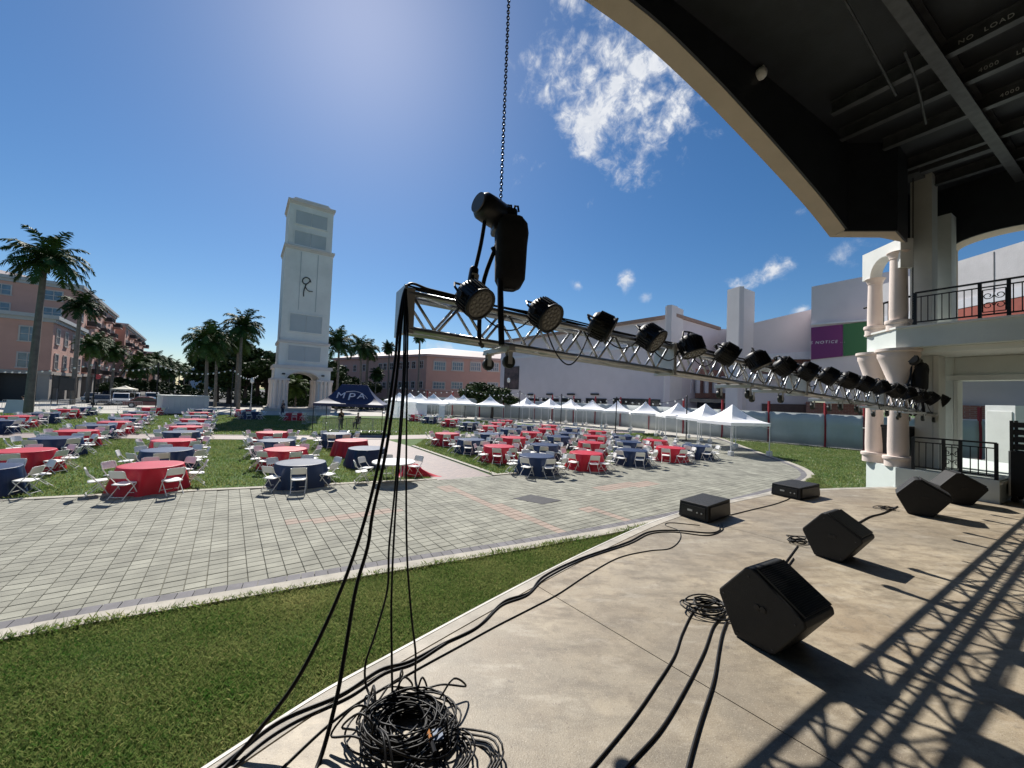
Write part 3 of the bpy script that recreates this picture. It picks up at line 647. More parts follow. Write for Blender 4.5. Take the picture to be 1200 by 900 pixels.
# --- raw concrete wall on the right, facing the sun
cw = thing('concrete_hall', 'sunlit raw concrete wall with red band seen through the balcony', 'building', (30, 25, 0))
mb = MB(); xw = 30.5; mb.box((xw + 3, 22, 10.4), (6, 22, 6.8)); mb.build('wall', m_conw, cw)
MB().box((38, 3, 3.5), (1, 46, 6.9)).build('lower_wall', m_mauve, cw)
for y in (11.6, 15.5, 19.2): MB().box((xw + 1, y, 3.5), (.6, .6, 7.0)).build('column', m_conw, cw)
mb = MB(); mb.box((xw - .04, 22, 9.75), (.08, 21.8, 1.35)); mb.build('red_band', mat('red_wall', (.34, .075, .05), .7, 0, .2, 1), cw)
mb = MB(); mb.box((xw - .05, 22, 10.75), (.1, 21.8, .6)); mb.build('pale_band', m_ledge, cw)
for y in (17.5, 21.0, 24.5, 28.0):
    MB().box((xw - .005, y, 12.1), (.03, .05, 3.2)).build('panel_joint', mat('joint_dark', (.2, .19, .19), .9), cw)
# --- pink building beyond the tents
m_pink = mat('pink_stucco', (.55, .315, .255), .85, 0, .06, .5, .15, 30)
m_pink2 = mat('light_pink_stucco', (.52, .34, .30), .85, 0, .06, .5)
m_roofw = mat('pale_roof', (.60, .50, .46), .7, 0, .1, 1)
m_wfr = mat('window_frame', (.50, .45, .42), .6, 0, .05)
m_blueg = mat('sky_glass', (.10, .15, .20), .12, 0, .3, 1, spec=.8)
pb = thing('pink_building', 'pink three storey building with arched windows behind the white tents', 'building', (*xy(500, 95), 0))
cA, cB, cC = xy(388, 118), xy(498, 95), xy(640, 104)
zt = zpx(500, 415, 95)
mb = MB(); dl, nl, Ll = wallrun(mb, cA, cB, 0, zt, zt, 20); mb.build('wall', m_pink, pb)
mb = MB(); dr, nr, Lr = wallrun(mb, cB, cC, 0, zt, zt, 20); mb.build('wall', m_pink, pb)
for P_, dv, nv, LL in ((cA, dl, nl, Ll), (cB, dr, nr, Lr)):
    c = Vector((*P_, 0)) + dv * (LL / 2)
    MB().obox(c - nv * .25 + Z3 * (zt - .25), dv, nv, Z3, (LL + .6, .5, .6)).build('cornice', m_pink2, pb)
    MB().obox(c - nv * .12 + Z3 * 4.3, dv, nv, Z3, (LL + .2, .24, .35)).build('string_course', m_pink2, pb)
rf = MB(); p1, p2, p3 = [Vector((*p, zt + .1)) for p in (cA, cB, cC)]; rf.add([p1, p2, p3, p3 + nr * 9 + Z3 * 2.2, p2 + (nl + nr) * 5 + Z3 * 2.6, p1 + nl * 9 + Z3 * 2.2], [(0, 1, 4, 5), (1, 2, 3, 4), (0, 5, 4, 3, 2, 1)]); rf.build('roof', m_roofw, pb)
P3 = Vector((*cB, 0))
for px, w in ((508, 15), (529.5, 14), (551, 13), (572, 13)):
    q0 = HIT(px, 424, P3, nr); q1 = HIT(px + w, 424, P3, nr); a0, a1 = (q0 - P3).dot(dr), (q1 - P3).dot(dr)
    win(pb, P3, dr, -nr, a0, a1, zpx(px, 434.5, 96), zpx(px, 423, 96), .28, m_wfr, m_blueg, 4, 1); win(pb, P3, dr, -nr, a0, a1, zpx(px, 456, 96), zpx(px, 447, 96), .22, m_wfr, m_blueg, 3, 1)
    hd = MB(); c = P3 + dr * ((a0 + a1) / 2) - nr * .12; pts = [((a1 - a0) / 2 * math.cos(R(t)), zpx(px, 423, 96) + .9 * math.sin(R(t))) for t in range(0, 181, 20)]
    hd.vprism(c + nr * .1, dr, pts, -nr, .15); hd.build('window_head', m_pink2, pb)
P4 = Vector((*cA, 0))
for px in (405, 416, 427, 446, 451.5, 459, 470, 478, 485, 494):
    q = HIT(px, 430, P4, nl); a0 = (q - P4).dot(dl)
    for y0, y1 in ((433, 424), (455.5, 447)): win(pb, P4, dl, -nl, a0 - .75, a0 + .75, zpx(px, y0, 100), zpx(px, y1, 100), .16, m_wfr, m_glass, 1, 1)
# --- pink buildings along the street
ds = Vector((-.625, .78, 0)).normalized(); de = Vector((ds.y, -ds.x, 0)); ns = de           # ns: street face normal; end face runs along -de, faces -ds
m_cornice = mat('grey_cornice', (.42, .43, .44), .75, 0, .06, 1)
m_ground = mat('shopfront_stucco', (.40, .36, .32), .85, 0, .08, 1)
def street_block(name, label, C, L, depth, h, storeys, bays, end_cols, ground_h, col, balc, split=None, roof=True):
    b = thing(name, label, 'building', (C.x, C.y, 0)); back = -de
    mb = MB(); mb.vprism(C, ds, [(0, ground_h), (L, ground_h), (L, h), (0, h)], back, depth); wl = mb.build('wall', col, b)
    # ground floor piers and dark shopfronts
    MB().vprism(C + back * 1.6 + ds * 1.6, ds, [(0, 0), (L - 1.6, 0), (L - 1.6, ground_h), (0, ground_h)], back, depth - 1.6).build('shop_wall', m_darkfr, b)
    step = L / bays
    for k in range(bays + 1): MB().obox(C + ds * min(max(k * step, .6), L - .6) + back * .6 + Z3 * (ground_h / 2), ds, de, Z3, (1.2, 1.2, ground_h - .01)).build('ground_pier', m_ground, b)
    for k in range(1, max(2, int(depth / 6))): MB().obox(C + ds * .6 + back * min(k * 6, depth - .6) + Z3 * (ground_h / 2), ds, de, Z3, (1.2, 1.2, ground_h - .01)).build('ground_pier', m_ground, b)
    def band(z, hh, out, m, nm):
        MB().vprism(C - ds * out + de * out, ds, [(0, z), (L + out, z), (L + out, z + hh), (0, z + hh)], back, depth + out).build(nm, m, b)
    band(ground_h - .05, .5, .18, m_ground, 'string_course'); band(h - .9, .5, .25, m_cornice, 'cornice'); band(h - .4, .55, .6, m_cornice, 'cornice')
    sh = (h - ground_h - 1.0) / storeys
    for s in range(storeys):
        z0 = ground_h + .75 + s * sh
        for k in range(bays):
            a = (k + .5) * step; w = min(2.0, step * .42)
            win(b, C, ds, ns, a - w / 2, a + w / 2, z0, z0 + sh * .66, .18, m_wfr, m_blueg, 1, 1)
            if balc and (k + s) % 2 == balc - 1:
                bc = MB(); bo = C + ds * a + ns * .75 + Z3 * (z0 - .15); bc.obox(bo, ds, ns, Z3, (step * .62, 1.5, .18)); q = bc.build('balcony', m_pink2, b)
                rl = MB()
                for t in range(9): rl.obox(bo + ds * (step * .62 * (t / 8 - .5)) + ns * .72 + Z3 * .55, ds, ns, Z3, (.06, .05, .95))
                rl.obox(bo + ns * .72 + Z3 * 1.03, ds, ns, Z3, (step * .62, .08, .08))
                for s_ in (-1, 1):
                    rl.obox(bo + ds * (s_ * step * .31) + Z3 * 1.03, ds, ns, Z3, (.07, 1.4, .08)); rl.obox(bo + ds * (s_ * step * .31) + Z3 * .55, ds, ns, Z3, (.05, 1.3, .9))
                rl.build('railing', m_darkfr, q)
        for a0, a1, ok in end_cols:
            if ok(s): win(b, C, -de, -ds, a0, a1, z0, z0 + sh * .62, .17, m_wfr, m_blueg, 1, 1)
    if roof:
        rf = MB(); o1, o2 = C + ds * 1.5 + back * 1.5 + Z3 * (h + .16), C + ds * (L - 1.5) + back * 1.5 + Z3 * (h + .16); o3, o4 = o2 + back * (depth - 3), o1 + back * (depth - 3)
        m1, m2 = (o1 + o4) / 2 + ds * 4 + Z3 * 2.2, (o2 + o3) / 2 - ds * 4 + Z3 * 2.2
        rf.add([o1, o2, o3, o4, m1, m2], [(0, 1, 5, 4), (1, 2, 5), (2, 3, 4, 5), (3, 0, 4), (3, 2, 1, 0)]); rf.build('roof', m_roofw, b)
    return b
C1b = D(56, 470, 58); C1b.z = 0
hB1 = zpx(56, 371, 58)
street_block('pink_building', 'low pink corner building with grey cornice and big shop openings', C1b, 19, 22, hB1, 2, 4, [(1.3, 3.3, lambda s: True), (6.5, 8.5, lambda s: True), (11.5, 13.5, lambda s: True)], 4.0, m_pink, 0, roof=False)
C2b = C1b + ds * 19.6 - de * 1.0
hB2 = zpx(110, 336, C2b.y)
street_block('pink_building', 'tall pink balcony building rising behind the low corner building', C2b, 40, 32, hB2, 5, 7, [(2, 4.4, lambda s: s > 2), (8, 10.4, lambda s: s > 2), (14, 16.4, lambda s: s > 2), (20, 22.4, lambda s: s > 2)], 4.2, m_pink, 1)
C3b = C2b + ds * 43 + de * 1.6; hB3 = zpx(160, 384, C3b.y + 6)
street_block('pink_building', 'pink balcony building beside the tall one, further down the street', C3b, 46, 26, hB3, 5, 8, [(2, 4.4, lambda s: True)], 4.2, mat('salmon_stucco', (.55, .31, .24), .85, 0, .06, .5), 2)
C4b = C3b + ds * 60 + de * 2; hB4 = zpx(200, 416, C4b.y + 10)
street_block('orange_building', 'distant sandy building with pale hipped roof at the street end', C4b, 45, 24, hB4, 4, 7, [(2, 5, lambda s: True), (8, 11, lambda s: True)], 4, mat('sand_stucco', (.48, .35, .26), .85, 0, .06, .5), 0)
ob = thing('office_block', 'distant blue grey office block with rows of windows', 'building', (*xy(232, 270), 0))
oA, oB = xy(220, 270), xy(244, 262); mb = MB(); zo = zpx(232, 430.5, 265); do, no, Lo = wallrun(mb, oA, oB, 0, zo, zo - .5, 20); mb.build('wall', mat('blue_grey_wall', (.38, .43, .52), .8), ob)
for r in range(5):
    for c in range(5): win(ob, Vector((*oA, 0)), do, -no, 1.2 + c * Lo / 5.2, 1.2 + c * Lo / 5.2 + 1.5, 3 + r * 2.9, 4.6 + r * 2.9, .15, m_trim, m_glass)
# ------------------------------------------------------------------ clock-less tower with arch base
TWc = D(350.5, 470, 61); TWc.z = 0
tw = thing('tower', 'tall white stucco tower with arched base, grey panels and curled emblem', 'tower', tuple(TWc))
tx = Vector((.822, .569, 0)); ty = Vector((-.569, .822, 0))
m_tw = mat('tower_stucco', (.73, .71, .69), .85, 0, .09, .35, .2, 25); m_twt = mat('tower_trim', (.64, .57, .54), .8, 0, .05, 1); m_twp = mat('tower_panel', (.44, .46, .48), .6, 0, .05, .6)
def tz(py): return zpx(352, py, 61)
def tbox(w, z0, z1, m, nm, parent=tw, dx=0, dy=0, wd=None):
    return MB().obox(TWc + tx * dx + ty * dy + Z3 * ((z0 + z1) / 2), tx, ty, Z3, (w, wd or w, z1 - z0)).build(nm, m, parent)
zA, zB_, zC, zD, zE = tz(434), tz(405.5), tz(398), tz(300), tz(252)
Wb, Wm, Wu = 7.4, 6.45, 6.0
tz0 = .35
# arched base: four corner piers of clustered columns, arch walls
tbox(9.2, 0, tz0, m_conc, 'plinth')
zs = tz(447)
for i in (-1, 1):
    for j in (-1, 1):
        pr_ = tbox(1.7, tz0, zs, m_tw, 'pier', tw, i * (Wb / 2 - .75), j * (Wb / 2 - .75))
        for k in (-.55, 0, .55):
            for q, (ax, ay) in enumerate(((k, -.88), (-.88, k), (k, .88), (.88, k))):
                MB().lathe([(.30, tz0), (.30, tz0 + .3), (.22, tz0 + .35), (.2, zs - .5), (.28, zs - .35), (.28, zs)], TWc + tx * (i * (Wb / 2 - .75) + ax) + ty * (j * (Wb / 2 - .75) + ay), 10).build('column', m_col, pr_, 'auto')
        tbox(2.3, zs, zs + .28, m_twt, 'cap', pr_, i * (Wb / 2 - .75), j * (Wb / 2 - .75))
hwid = Wb / 2 - 1.6
apoly = [(-Wb / 2, zs + .281), (-Wb / 2, zA), (Wb / 2, zA), (Wb / 2, zs + .281), (hwid, zs + .281)] + [(hwid * math.cos(R(t)), zs + .281 + (zA - zs) * .60 * math.sin(R(t))) for t in range(12, 180, 12)] + [(-hwid, zs + .281)]
for s in (-1, 1):
    MB().vprism(TWc + ty * (s * Wb / 2), tx, apoly, ty * -s, .9).build('arch_wall', m_tw, tw)
    MB().vprism(TWc + tx * (s * Wb / 2), ty, [(a * .755, z) for a, z in apoly], tx * -s, .9).build('arch_wall', m_tw, tw)
    ar = [(hwid * math.cos(R(t)), zs + .283 + (zA - zs) * .60 * math.sin(R(t))) for t in range(0, 181, 10)]; ar2 = [(a * 1.13, zs + .283 + (z - zs - .283) * 1.15) for a, z in ar]
    MB().vprism(TWc + ty * (s * (Wb / 2 + .12)), tx, ar + ar2[::-1], ty * -s, .118).build('arch_trim', m_twt, tw)
tbox(Wb - 1.9, zs + .3 + (zA - zs) * .66, zA - .01, m_tw, 'vault')
tbox(Wb + .45, zA, zA + .5, m_twt, 'cornice'); tbox(Wm + .15, zA + .5, zB_, m_tw, 'stage_wall'); tbox(Wm + .5, zB_, zB_ + .4, m_twt, 'cornice')
tbox(Wm, zB_ + .4, zD - .3, m_tw, 'shaft'); tbox(Wm + .2, zD - .3, zD, m_twt, 'cornice'); tbox(Wm + .42, zD, zD + .3, m_twt, 'cornice')
tbox(Wu, zD + .3, zE, m_tw, 'belfry'); tbox(Wu + .25, zE, zE + .3, m_twt, 'cornice'); tbox(Wu + .5, zE + .3, zE + .6, m_twt, 'cornice'); tbox(Wu - .9, zE + .6, zE + 1.05, m_twt, 'cap_block'); tbox(Wu - 1.3, zE + 1.05, zE + 1.3, m_tw, 'cap_block')
for p0, p1, w in ((258.5, 273, Wu), (281, 296, Wu), (373, 392, Wm), (408, 424.5, Wm + .15)):
    z0, z1 = tz(p1), tz(p0)
    for s, ax, ay in ((-1, tx, ty), (1, tx, ty)):
        pn = MB(); cc = TWc + ty * (s * (w / 2 + .03)) + Z3 * ((z0 + z1) / 2)
        pw = 4.3
        for k in (-1, 1): MB().obox(cc + tx * (k * pw / 4), tx, ty, Z3, (pw / 2 - .06, .06, z1 - z0)).build('panel', m_twp, tw)
        fr = MB(); fr.obox(cc + Z3 * ((z1 - z0) / 2 + .08), tx, ty, Z3, (pw + .3, .16, .16)); fr.obox(cc - Z3 * ((z1 - z0) / 2 + .08), tx, ty, Z3, (pw + .3, .16, .16))
        for k in (-1, 1): fr.obox(cc + tx * (k * (pw / 2 + .07)), tx, ty, Z3, (.14, .158, z1 - z0))
        fr.build('panel_frame', m_tw, tw)
for k in (-1, 1):
    MB().obox(TWc + ty * (-Wm / 2 - .02) + tx * (k * 1.15) + Z3 * ((tz(368) + zD - .5) / 2), tx, ty, Z3, (.09, .06, zD - .5 - tz(368))).build('rib', m_twp, tw)
for z in (tz(352), tz(431)):
    pass
for k in (-1, 1): MB().obox(TWc + ty * (-Wb / 2 - .2) + tx * (k * 2.6) + Z3 * (zA - .8), tx, ty, Z3, (.4, .3, .22)).build('floodlight', m_darkfr, tw)
em = MB(); mf = TWc + ty * (-Wm / 2 - .09)
def epx(px, py): q = HIT(px, py, mf, ty); return q
em.tube(crom([epx(364.2, 330.8), epx(362.6, 326.8), epx(358.6, 325), epx(355, 327.4), epx(355.2, 331.2), epx(358.4, 332.9), epx(362, 331), epx(363.8, 328.2)], 5), .075, 6)
em.tube(crom([epx(359.2, 332.6), epx(357.2, 337), epx(356, 342), epx(355.8, 347.4)], 5), .075, 6)
em.tube(crom([epx(357.4, 335.4), epx(360, 339.6), epx(363, 341.4), epx(366.4, 341.6)], 5), .065, 6)
em.build('emblem', m_darkfr, tw)
# ================================================================== FENCE, TENTS, POLES
m_scrim = mat('grey_scrim', (.46, .49, .48), .8, 0, .12, .5, .3, 6); m_redp = mat('red_post', (.26, .015, .025), .5, 0, .1)
FLN = [(40, 24.5), (28.5, 31.6), (26, 34.2), (21, 39), (17.5, 44), (15, 50), (11, 54), (5, 57), (-3, 59.5), (-12, 63), (-22, 66)]
fence = thing('fence', 'long grey scrim fence with red posts behind the white tents', 'fence', (17.5, 44, 0))
def along_px(line, px):
    r = ray(px, 480); 
    for a, b in zip(line, line[1:]):
        a, b = Vector(a), Vector(b); e = b - a; den = r.x * -e.y + e.x * r.y
        if abs(den) < 1e-9: continue
        t = (r.x * a.y - r.y * a.x) / (r.y * e.x - r.x * e.y)
        if -.001 <= t <= 1.001: return a + e * t
    return None
fp = [Vector((40, 24.5))] + [p for p in (along_px(FLN, px) for px in (1148, 1075, 1013, 967, 901, 846.5, 801, 761, 727, 697.5, 672, 647, 626, 590, 562, 530, 500, 470)) if p]
for a, b in zip(fp, fp[1:]):
    a3_, b3_ = Vector((*a, 0)), Vector((*b, 0)); e = (b3_ - a3_); L = e.length; e.normalize(); nn_ = Vector((-e.y, e.x, 0)); N = 10; vs = []
    for k in range(N + 1):
        sag = .05 * math.sin(k * 1.7) + .03 * math.sin(k * 3.9 + a.x)
        for z in (.08, 1.0, 1.9, 2.78): vs.append(a3_ + e * (L * k / N) + nn_ * (.04 + sag * math.sin(z * 1.1)) + Z3 * z)
    fs = [(k * 4 + i, k * 4 + 4 + i, k * 4 + 5 + i, k * 4 + 1 + i) for k in range(N) for i in range(3)]
    pn = MB().add(vs, fs).build('scrim_panel', m_scrim, fence, True); so_ = pn.modifiers.new('t', 'SOLIDIFY'); so_.thickness = .01
    for z in (2.8, .06): MB().tube([a3_ + Z3 * z, b3_ + Z3 * z], .025, 6).build('rail', m_scrim, fence)
for p in fp: MB().box((p.x, p.y, 1.9), (.16, .16, 3.8)).build('post', m_redp, fence)
m_tent = mat('white_canvas', (.80, .80, .81), .75, 0, .04, 1); m_tleg = mat('white_metal', (.7, .71, .72), .4, .2, .05)
nt = m_tent.node_tree; bs = nt.nodes['Principled BSDF']; bs.inputs['Subsurface Weight'].default_value = .0
ad = nt.nodes.new('ShaderNodeAddShader'); tr = nt.nodes.new('ShaderNodeBsdfTranslucent'); tr.inputs['Color'].default_value = (.30, .30, .30, 1)
nt.links.new(bs.outputs[0], ad.inputs[0]); nt.links.new(tr.outputs[0], ad.inputs[1]); nt.links.new(ad.outputs[0], nt.nodes['Material Output'].inputs['Surface'])
def canopy_mesh(w, dpt, ze, zp, ridge, val=.2, nsub=10):
    """curved four sided canopy with valance"""
    vs, fs = [], []
    hx, hy = w / 2, dpt / 2; cor = [(-hx, -hy), (hx, -hy), (hx, hy), (-hx, hy)]
    top = [(-ridge, 0), (ridge, 0), (ridge, 0), (-ridge, 0)]
    N = nsub; rings = []
    for i in range(N + 1):
        t = i / N; h = ze + (zp - ze) * (.35 * t + .65 * t ** 2.2); ring = []
        for s in range(4):
            a, b = Vector(cor[s]), Vector(cor[(s + 1) % 4]); ta, tb = Vector(top[s]), Vector(top[(s + 1) % 4])
            for k in range(6):
                u = k / 6; p = a.lerp(b, u).lerp(ta.lerp(tb, u), t); sagz = -.06 * math.sin(math.pi * u) * (1 - t) * (t > 0) + .10 * math.sin(math.pi * u) * math.sin(math.pi * t)
                ring.append(len(vs)); vs.append((p.x, p.y, h - sagz * .8))
        rings.append(ring)
    n = 24
    for i in range(N):
        for k in range(n): fs.append((rings[i][k], rings[i][(k + 1) % n], rings[i + 1][(k + 1) % n], rings[i + 1][k]))
    low = []
    for k in range(n): x, y, z = vs[rings[0][k]]; low.append(len(vs)); vs.append((x * 1.002, y * 1.002, ze - val))
    for k in range(n): fs.append((low[k], low[(k + 1) % n], rings[0][(k + 1) % n], rings[0][k]))
    return MB().add(vs, fs)
def make_tent(name, label, w, dpt, ze, zp, ridge, mcan, mleg, group=None, weights=True):
    t = thing(name, label, 'tent', (0, 0, 0), 0, group)
    c = canopy_mesh(w, dpt, ze, zp, ridge).build('canopy', mcan, t); sm = c.modifiers.new('t', 'SOLIDIFY'); sm.thickness = .006; c.data.shade_smooth(); es = c.modifiers.new('e', 'EDGE_SPLIT'); es.split_angle = R(28)
    for i in (-1, 1):
        for j in (-1, 1):
            l = MB().box((i * (w / 2 - .04), j * (dpt / 2 - .04), ze / 2), (.045, .045, ze - .01)).build('leg', mleg, t)
            MB().box((i * (w / 2 - .04), j * (dpt / 2 - .04), .02), (.16, .16, .02)).build('foot', mleg, l)
            if weights: MB().box((i * (w / 2 - .04) - .0, j * (dpt / 2 - .04), .19), (.26, .26, .30)).build('weight', mleg, l, bevel=.02)
    tr_ = MB()
    for s in (-1, 1):
        for a, b in (((-w / 2 + .05, s * (dpt / 2 - .05)), (0, s * (dpt / 2 - .05))), ((0, s * (dpt / 2 - .05)), (w / 2 - .05, s * (dpt / 2 - .05)))):
            tr_.tube([(*a, ze - .35), (*b, ze - .02)], .012, 4); tr_.tube([(*a, ze - .02), (*b, ze - .35)], .012, 4)
        for a, b in (((s * (w / 2 - .05), -dpt / 2 + .05), (s * (w / 2 - .05), 0)), ((s * (w / 2 - .05), 0), (s * (w / 2 - .05), dpt / 2 - .05))):
            tr_.tube([(*a, ze - .35), (*b, ze - .02)], .012, 4); tr_.tube([(*a, ze - .02), (*b, ze - .35)], .012, 4)
    tr_.build('scissor_frame', mleg, t); return t
tent0 = make_tent('pop_up_tent', 'white peaked pop-up tent', 3.1, 3.1, 2.15, 3.32, .02, m_tent, m_tleg, 'white pop-up tents along the fence')
TP = [(15.15, 26.6, 14, 'white pop-up tent with white leg weights at the end of the row'), (15.5, 31.0, 8, 'white pop-up tent second from the end tent with leg weights'), (15.2, 35.4, -5, 'white pop-up tent third from the end tent with leg weights'),
      (13.9, 40.2, -14, 'white pop-up tent fourth from the end tent with leg weights'), (12.2, 44.6, -20, 'white pop-up tent fifth from the end tent with leg weights'), (10.0, 48.0, -25, 'white pop-up tent sixth from the end tent with leg weights'),
      (7.7, 50.3, -40, 'white pop-up tent seventh from the end tent with leg weights'), (5.2, 52.3, -55, 'white pop-up tent eighth from the end tent with leg weights'), (2.05, 53.2, -60, 'white pop-up tent ninth from the end tent with leg weights'),
      (-2.75, 50.6, 4, 'wide set white pop-up tent standing in front of the leafy tree'), (-6.6, 53.5, 4, 'white pop-up tent beside the black pole before the pink building'), (-9.2, 59.5, 4, 'white pop-up tent set back behind the tent row near the pink building'),
      (-9.7, 48.4, 4, 'white pop-up tent with white side walls and a dark opening'), (-12.4, 53, 4, 'white pop-up tent behind the one with side walls and opening'), (-14.9, 57, 4, 'white pop-up tent, second behind the side walled one'), (-17.6, 61, 4, 'white pop-up tent farthest along the lane toward the pink building')]
for i, (x, y, rz, lb) in enumerate(TP):
    o = tent0 if i == 0 else copy_tree(tent0); o.location = (x, y, 0); o.rotation_euler = (0, 0, R(rz)); o['label'] = lb
    if i >= 9: o.scale = (1.18, 1.18, 1.0)
# side walls of the tents by the pink building
sw = MB(); sw.box((-11.2, 46.4, 1.05), (2.4, .02, 2.0)); sw.box((-13.6, 49.8, 1.05), (4.6, .02, 2.0)); sw.box((-8.25, 46.42, 1.05), (.7, .02, 2.0))
o = sw.build('tent_sidewall', m_tent, None, loc=(-11, 47, 0)); tag(o, 'white canvas side walls hanging under the tents by the pink building', 'side wall')
m_navyc = mat('navy_canvas', (.022, .032, .09), .62, 0, .1, 2, spec=.5)
mt = D(413, 505, 30.5); mpa = make_tent('canopy_tent', 'navy canopy tent with white lettering beside the brick path', 5.0, 3.0, 2.25, 3.75, .95, m_navyc, m_darkfr, weights=False)
mpa.location = (mt.x, mt.y, 0); mpa.rotation_euler = (0, 0, R(8))
sl_ = math.atan2(1.0, 1.1)
for s, size, dx in (('M', .86, -.74), ('P', 1.05, 0.05), ('A', .86, .76)):
    me = text_mesh(s, size, .01); me.materials.append(mat('white_print', (.8, .8, .8))); o = inst('lettering', me, mpa, (dx, -.93 - (.07 if s == 'P' else 0), 2.86 - (.08 if s == 'P' else 0)), (R(46), 0, 0))
me = MB().tube(crom([(-.45, -.62, 3.15), (.2, -.55, 3.22), (.8, -.72, 3.03), (1.25, -1.05, 2.68)], 6), .03, 6, .012).build('swoosh', MATS['white_print'], mpa, world=False)
# black poles carrying the string lights
m_pole = mat('black_pole', (.012, .012, .014), .5, .2, .1)
poles = []
for px, py, h, lean, lb in ((804, 517, 3.9, 0, 'black string light pole beside the clothed table next to the end tents'), (721, 508.5, 3.6, .12, 'leaning black string light pole behind the red table row'),
                            (657, 499, 3.8, .0, 'black string light pole before the middle tents'), (608, 494, 4.1, .0, 'black string light pole between the tents opposite the poster'),
                            (544.5, 490, 4.3, 0, 'black string light pole before the tent near the pink building'), (464, 489, 4.2, 0, 'black string light pole by the side walled tents'),
                            (270, 488.5, 5.2, 0, 'black string light pole on the lawn between trailer and tower'), (182, 483, 5.5, 0, 'black string light pole beside the white trailer'), (108, 487, 5.0, 0, 'black string light pole by the parked cars')):
    b = G(px, py); t = thing('string_light_pole', lb, 'pole', (b.x, b.y, 0), 0, 'black string light poles')
    MB().tube([(b.x, b.y, .05), (b.x + lean * .4, b.y, h)], .05, 8).build('shaft', m_pole, t); MB().lathe([(.35, 0), (.35, .07), (.1, .1)], (b.x, b.y, 0), 14).build('base', m_pole, t)
    MB().lathe([(.05, h - .05), (.09, h), (.02, h + .1)], (b.x + lean * .4, b.y, 0), 8).build('finial', m_pole, t); poles.append(Vector((b.x + lean * .4, b.y, h - .1)))
m_bulb = mat('frosted_bulb', (.8, .8, .76), .3, 0, .02)
bulb_me = MB().ball((0, 0, -.09), .09, 6, 5).mesh('bulb'); bulb_me.materials.append(m_bulb)
def strand(a, b, sag, n, lb):
    a, b = Vector(a), Vector(b); pts = [a.lerp(b, k / 20) - Z3 * (sag * 4 * (k / 20) * (1 - k / 20)) for k in range(21)]
    t = thing('string_lights', lb, 'string lights', tuple(a), 0, 'string lights'); MB().tube(pts, .018, 4).build('wire', m_pole, t)
    for k in range(n):
        u = (k + .5) / n; p = a.lerp(b, u) - Z3 * (sag * 4 * u * (1 - u)); inst('bulb', bulb_me, t, p - a)
strand(poles[8], D(-30, 432, 42), .5, 16, 'string of white bulbs before the low pink corner building')
strand(poles[7], poles[8], .6, 10, 'string of white bulbs over the parked cars')
strand(poles[6], poles[7], .7, 14, 'string of white bulbs over the white trailer')
strand(poles[6], Vector((TWc.x - 3.6, TWc.y - 4.6, 5.0)), .7, 10, 'string of white bulbs between lawn pole and tower')
strand(poles[4], poles[3], .6, 12, 'string of white bulbs over the tents by the leafy tree'); strand(poles[5], poles[4], .6, 12, 'string of white bulbs over the side walled tents')
strand(poles[3], poles[2], .5, 10, 'string of white bulbs over the middle tents'); strand(poles[2], poles[1], .5, 10, 'string of white bulbs behind the red table row'); strand(poles[1], poles[0], .5, 10, 'string of white bulbs over the end tents')
# white site trailer
tp0, tp1 = G(189.5, 486), G(244, 485.5); td = (tp1 - tp0).normalized(); tn = Vector((-td.y, td.x, 0)); tl = (tp1 - tp0).length
trl = thing('site_trailer', 'plain white site trailer parked behind the red and navy table row', 'trailer', tuple(tp0))
th_ = zpx(215, 463.5, (tp0.y + tp1.y) / 2)
m_trl = mat('trailer_white', (.60, .61, .63), .5, 0, .05, 1)
MB().vprism(tp0, td, [(0, .12), (tl, .12), (tl, th_ - .08), (0, th_ - .08)], tn, 2.4).build('body', m_trl, trl); MB().vprism(tp0 - td * .06 - tn * .06, td, [(0, th_ - .079), (tl + .12, th_ - .079), (tl + .12, th_), (0, th_)], tn, 2.52).build('roof', m_trim, trl)
MB().vprism(tp0 - tn * .03, td, [(0, .04), (tl, .04), (tl, .119), (0, .119)], tn, 2.4).build('skirt', m_darkfr, trl)
for k in range(1, 8): MB().obox(tp0 + td * (tl * k / 8) - tn * .012 + Z3 * (th_ / 2), td, tn, Z3, (.03, .024, th_ - .4)).build('seam', m_trl, trl)
MB().obox(tp0 + td * (tl + .02) + tn * 1.2 + Z3 * 1.1, tn, td, Z3, (.9, .04, 1.7)).build('door', m_trim, trl)
# crowd barriers
bar = thing('crowd_barrier', 'steel crowd barrier', 'barrier', (0, 0, 0), 0, 'steel crowd barriers'); m_galv = mat('galvanised', (.45, .46, .47), .4, .7, .1)
MB().tube([(-1, 0, .12), (-1, 0, 1.05), (-.95, 0, 1.1), (.95, 0, 1.1), (1, 0, 1.05), (1, 0, .12), (-1, 0, .12)], .02, 6).build('frame', m_galv, bar)
for k in range(14): MB().tube([(-.86 + k * .132, 0, .12), (-.86 + k * .132, 0, 1.1)], .009, 4).build('bar', m_galv, bar)
for s in (-1, 1): MB().tube([(s * .8, -.3, .012), (s * .8, 0, .12), (s * .8, .3, .012)], .016, 5).build('foot', m_galv, bar)
bl = []
for k, (px, py, rz) in enumerate(((388, 507, 80), (399, 506, -12), (421, 506.5, 5), (436, 506.5, 8), (452, 507, 14), (362, 497, 84), (372, 496, 10), (20, 482, 30), (41, 482, 30), (62, 481, 30), (84, 480, 30), (126, 481, 36), (152, 481.5, 36))):
    b = G(px, py); o = bar if k == 0 else copy_tree(bar); o.location = (b.x, b.y, 0); o.rotation_euler = (0, 0, R(rz)); o['label'] = 'steel crowd barrier standing round the navy canopy tent' if k < 7 else 'steel crowd barrier along the pavement before the pink shops'
    o['group'] = 'barriers round the canopy tent' if k < 7 else 'barriers along the pavement'
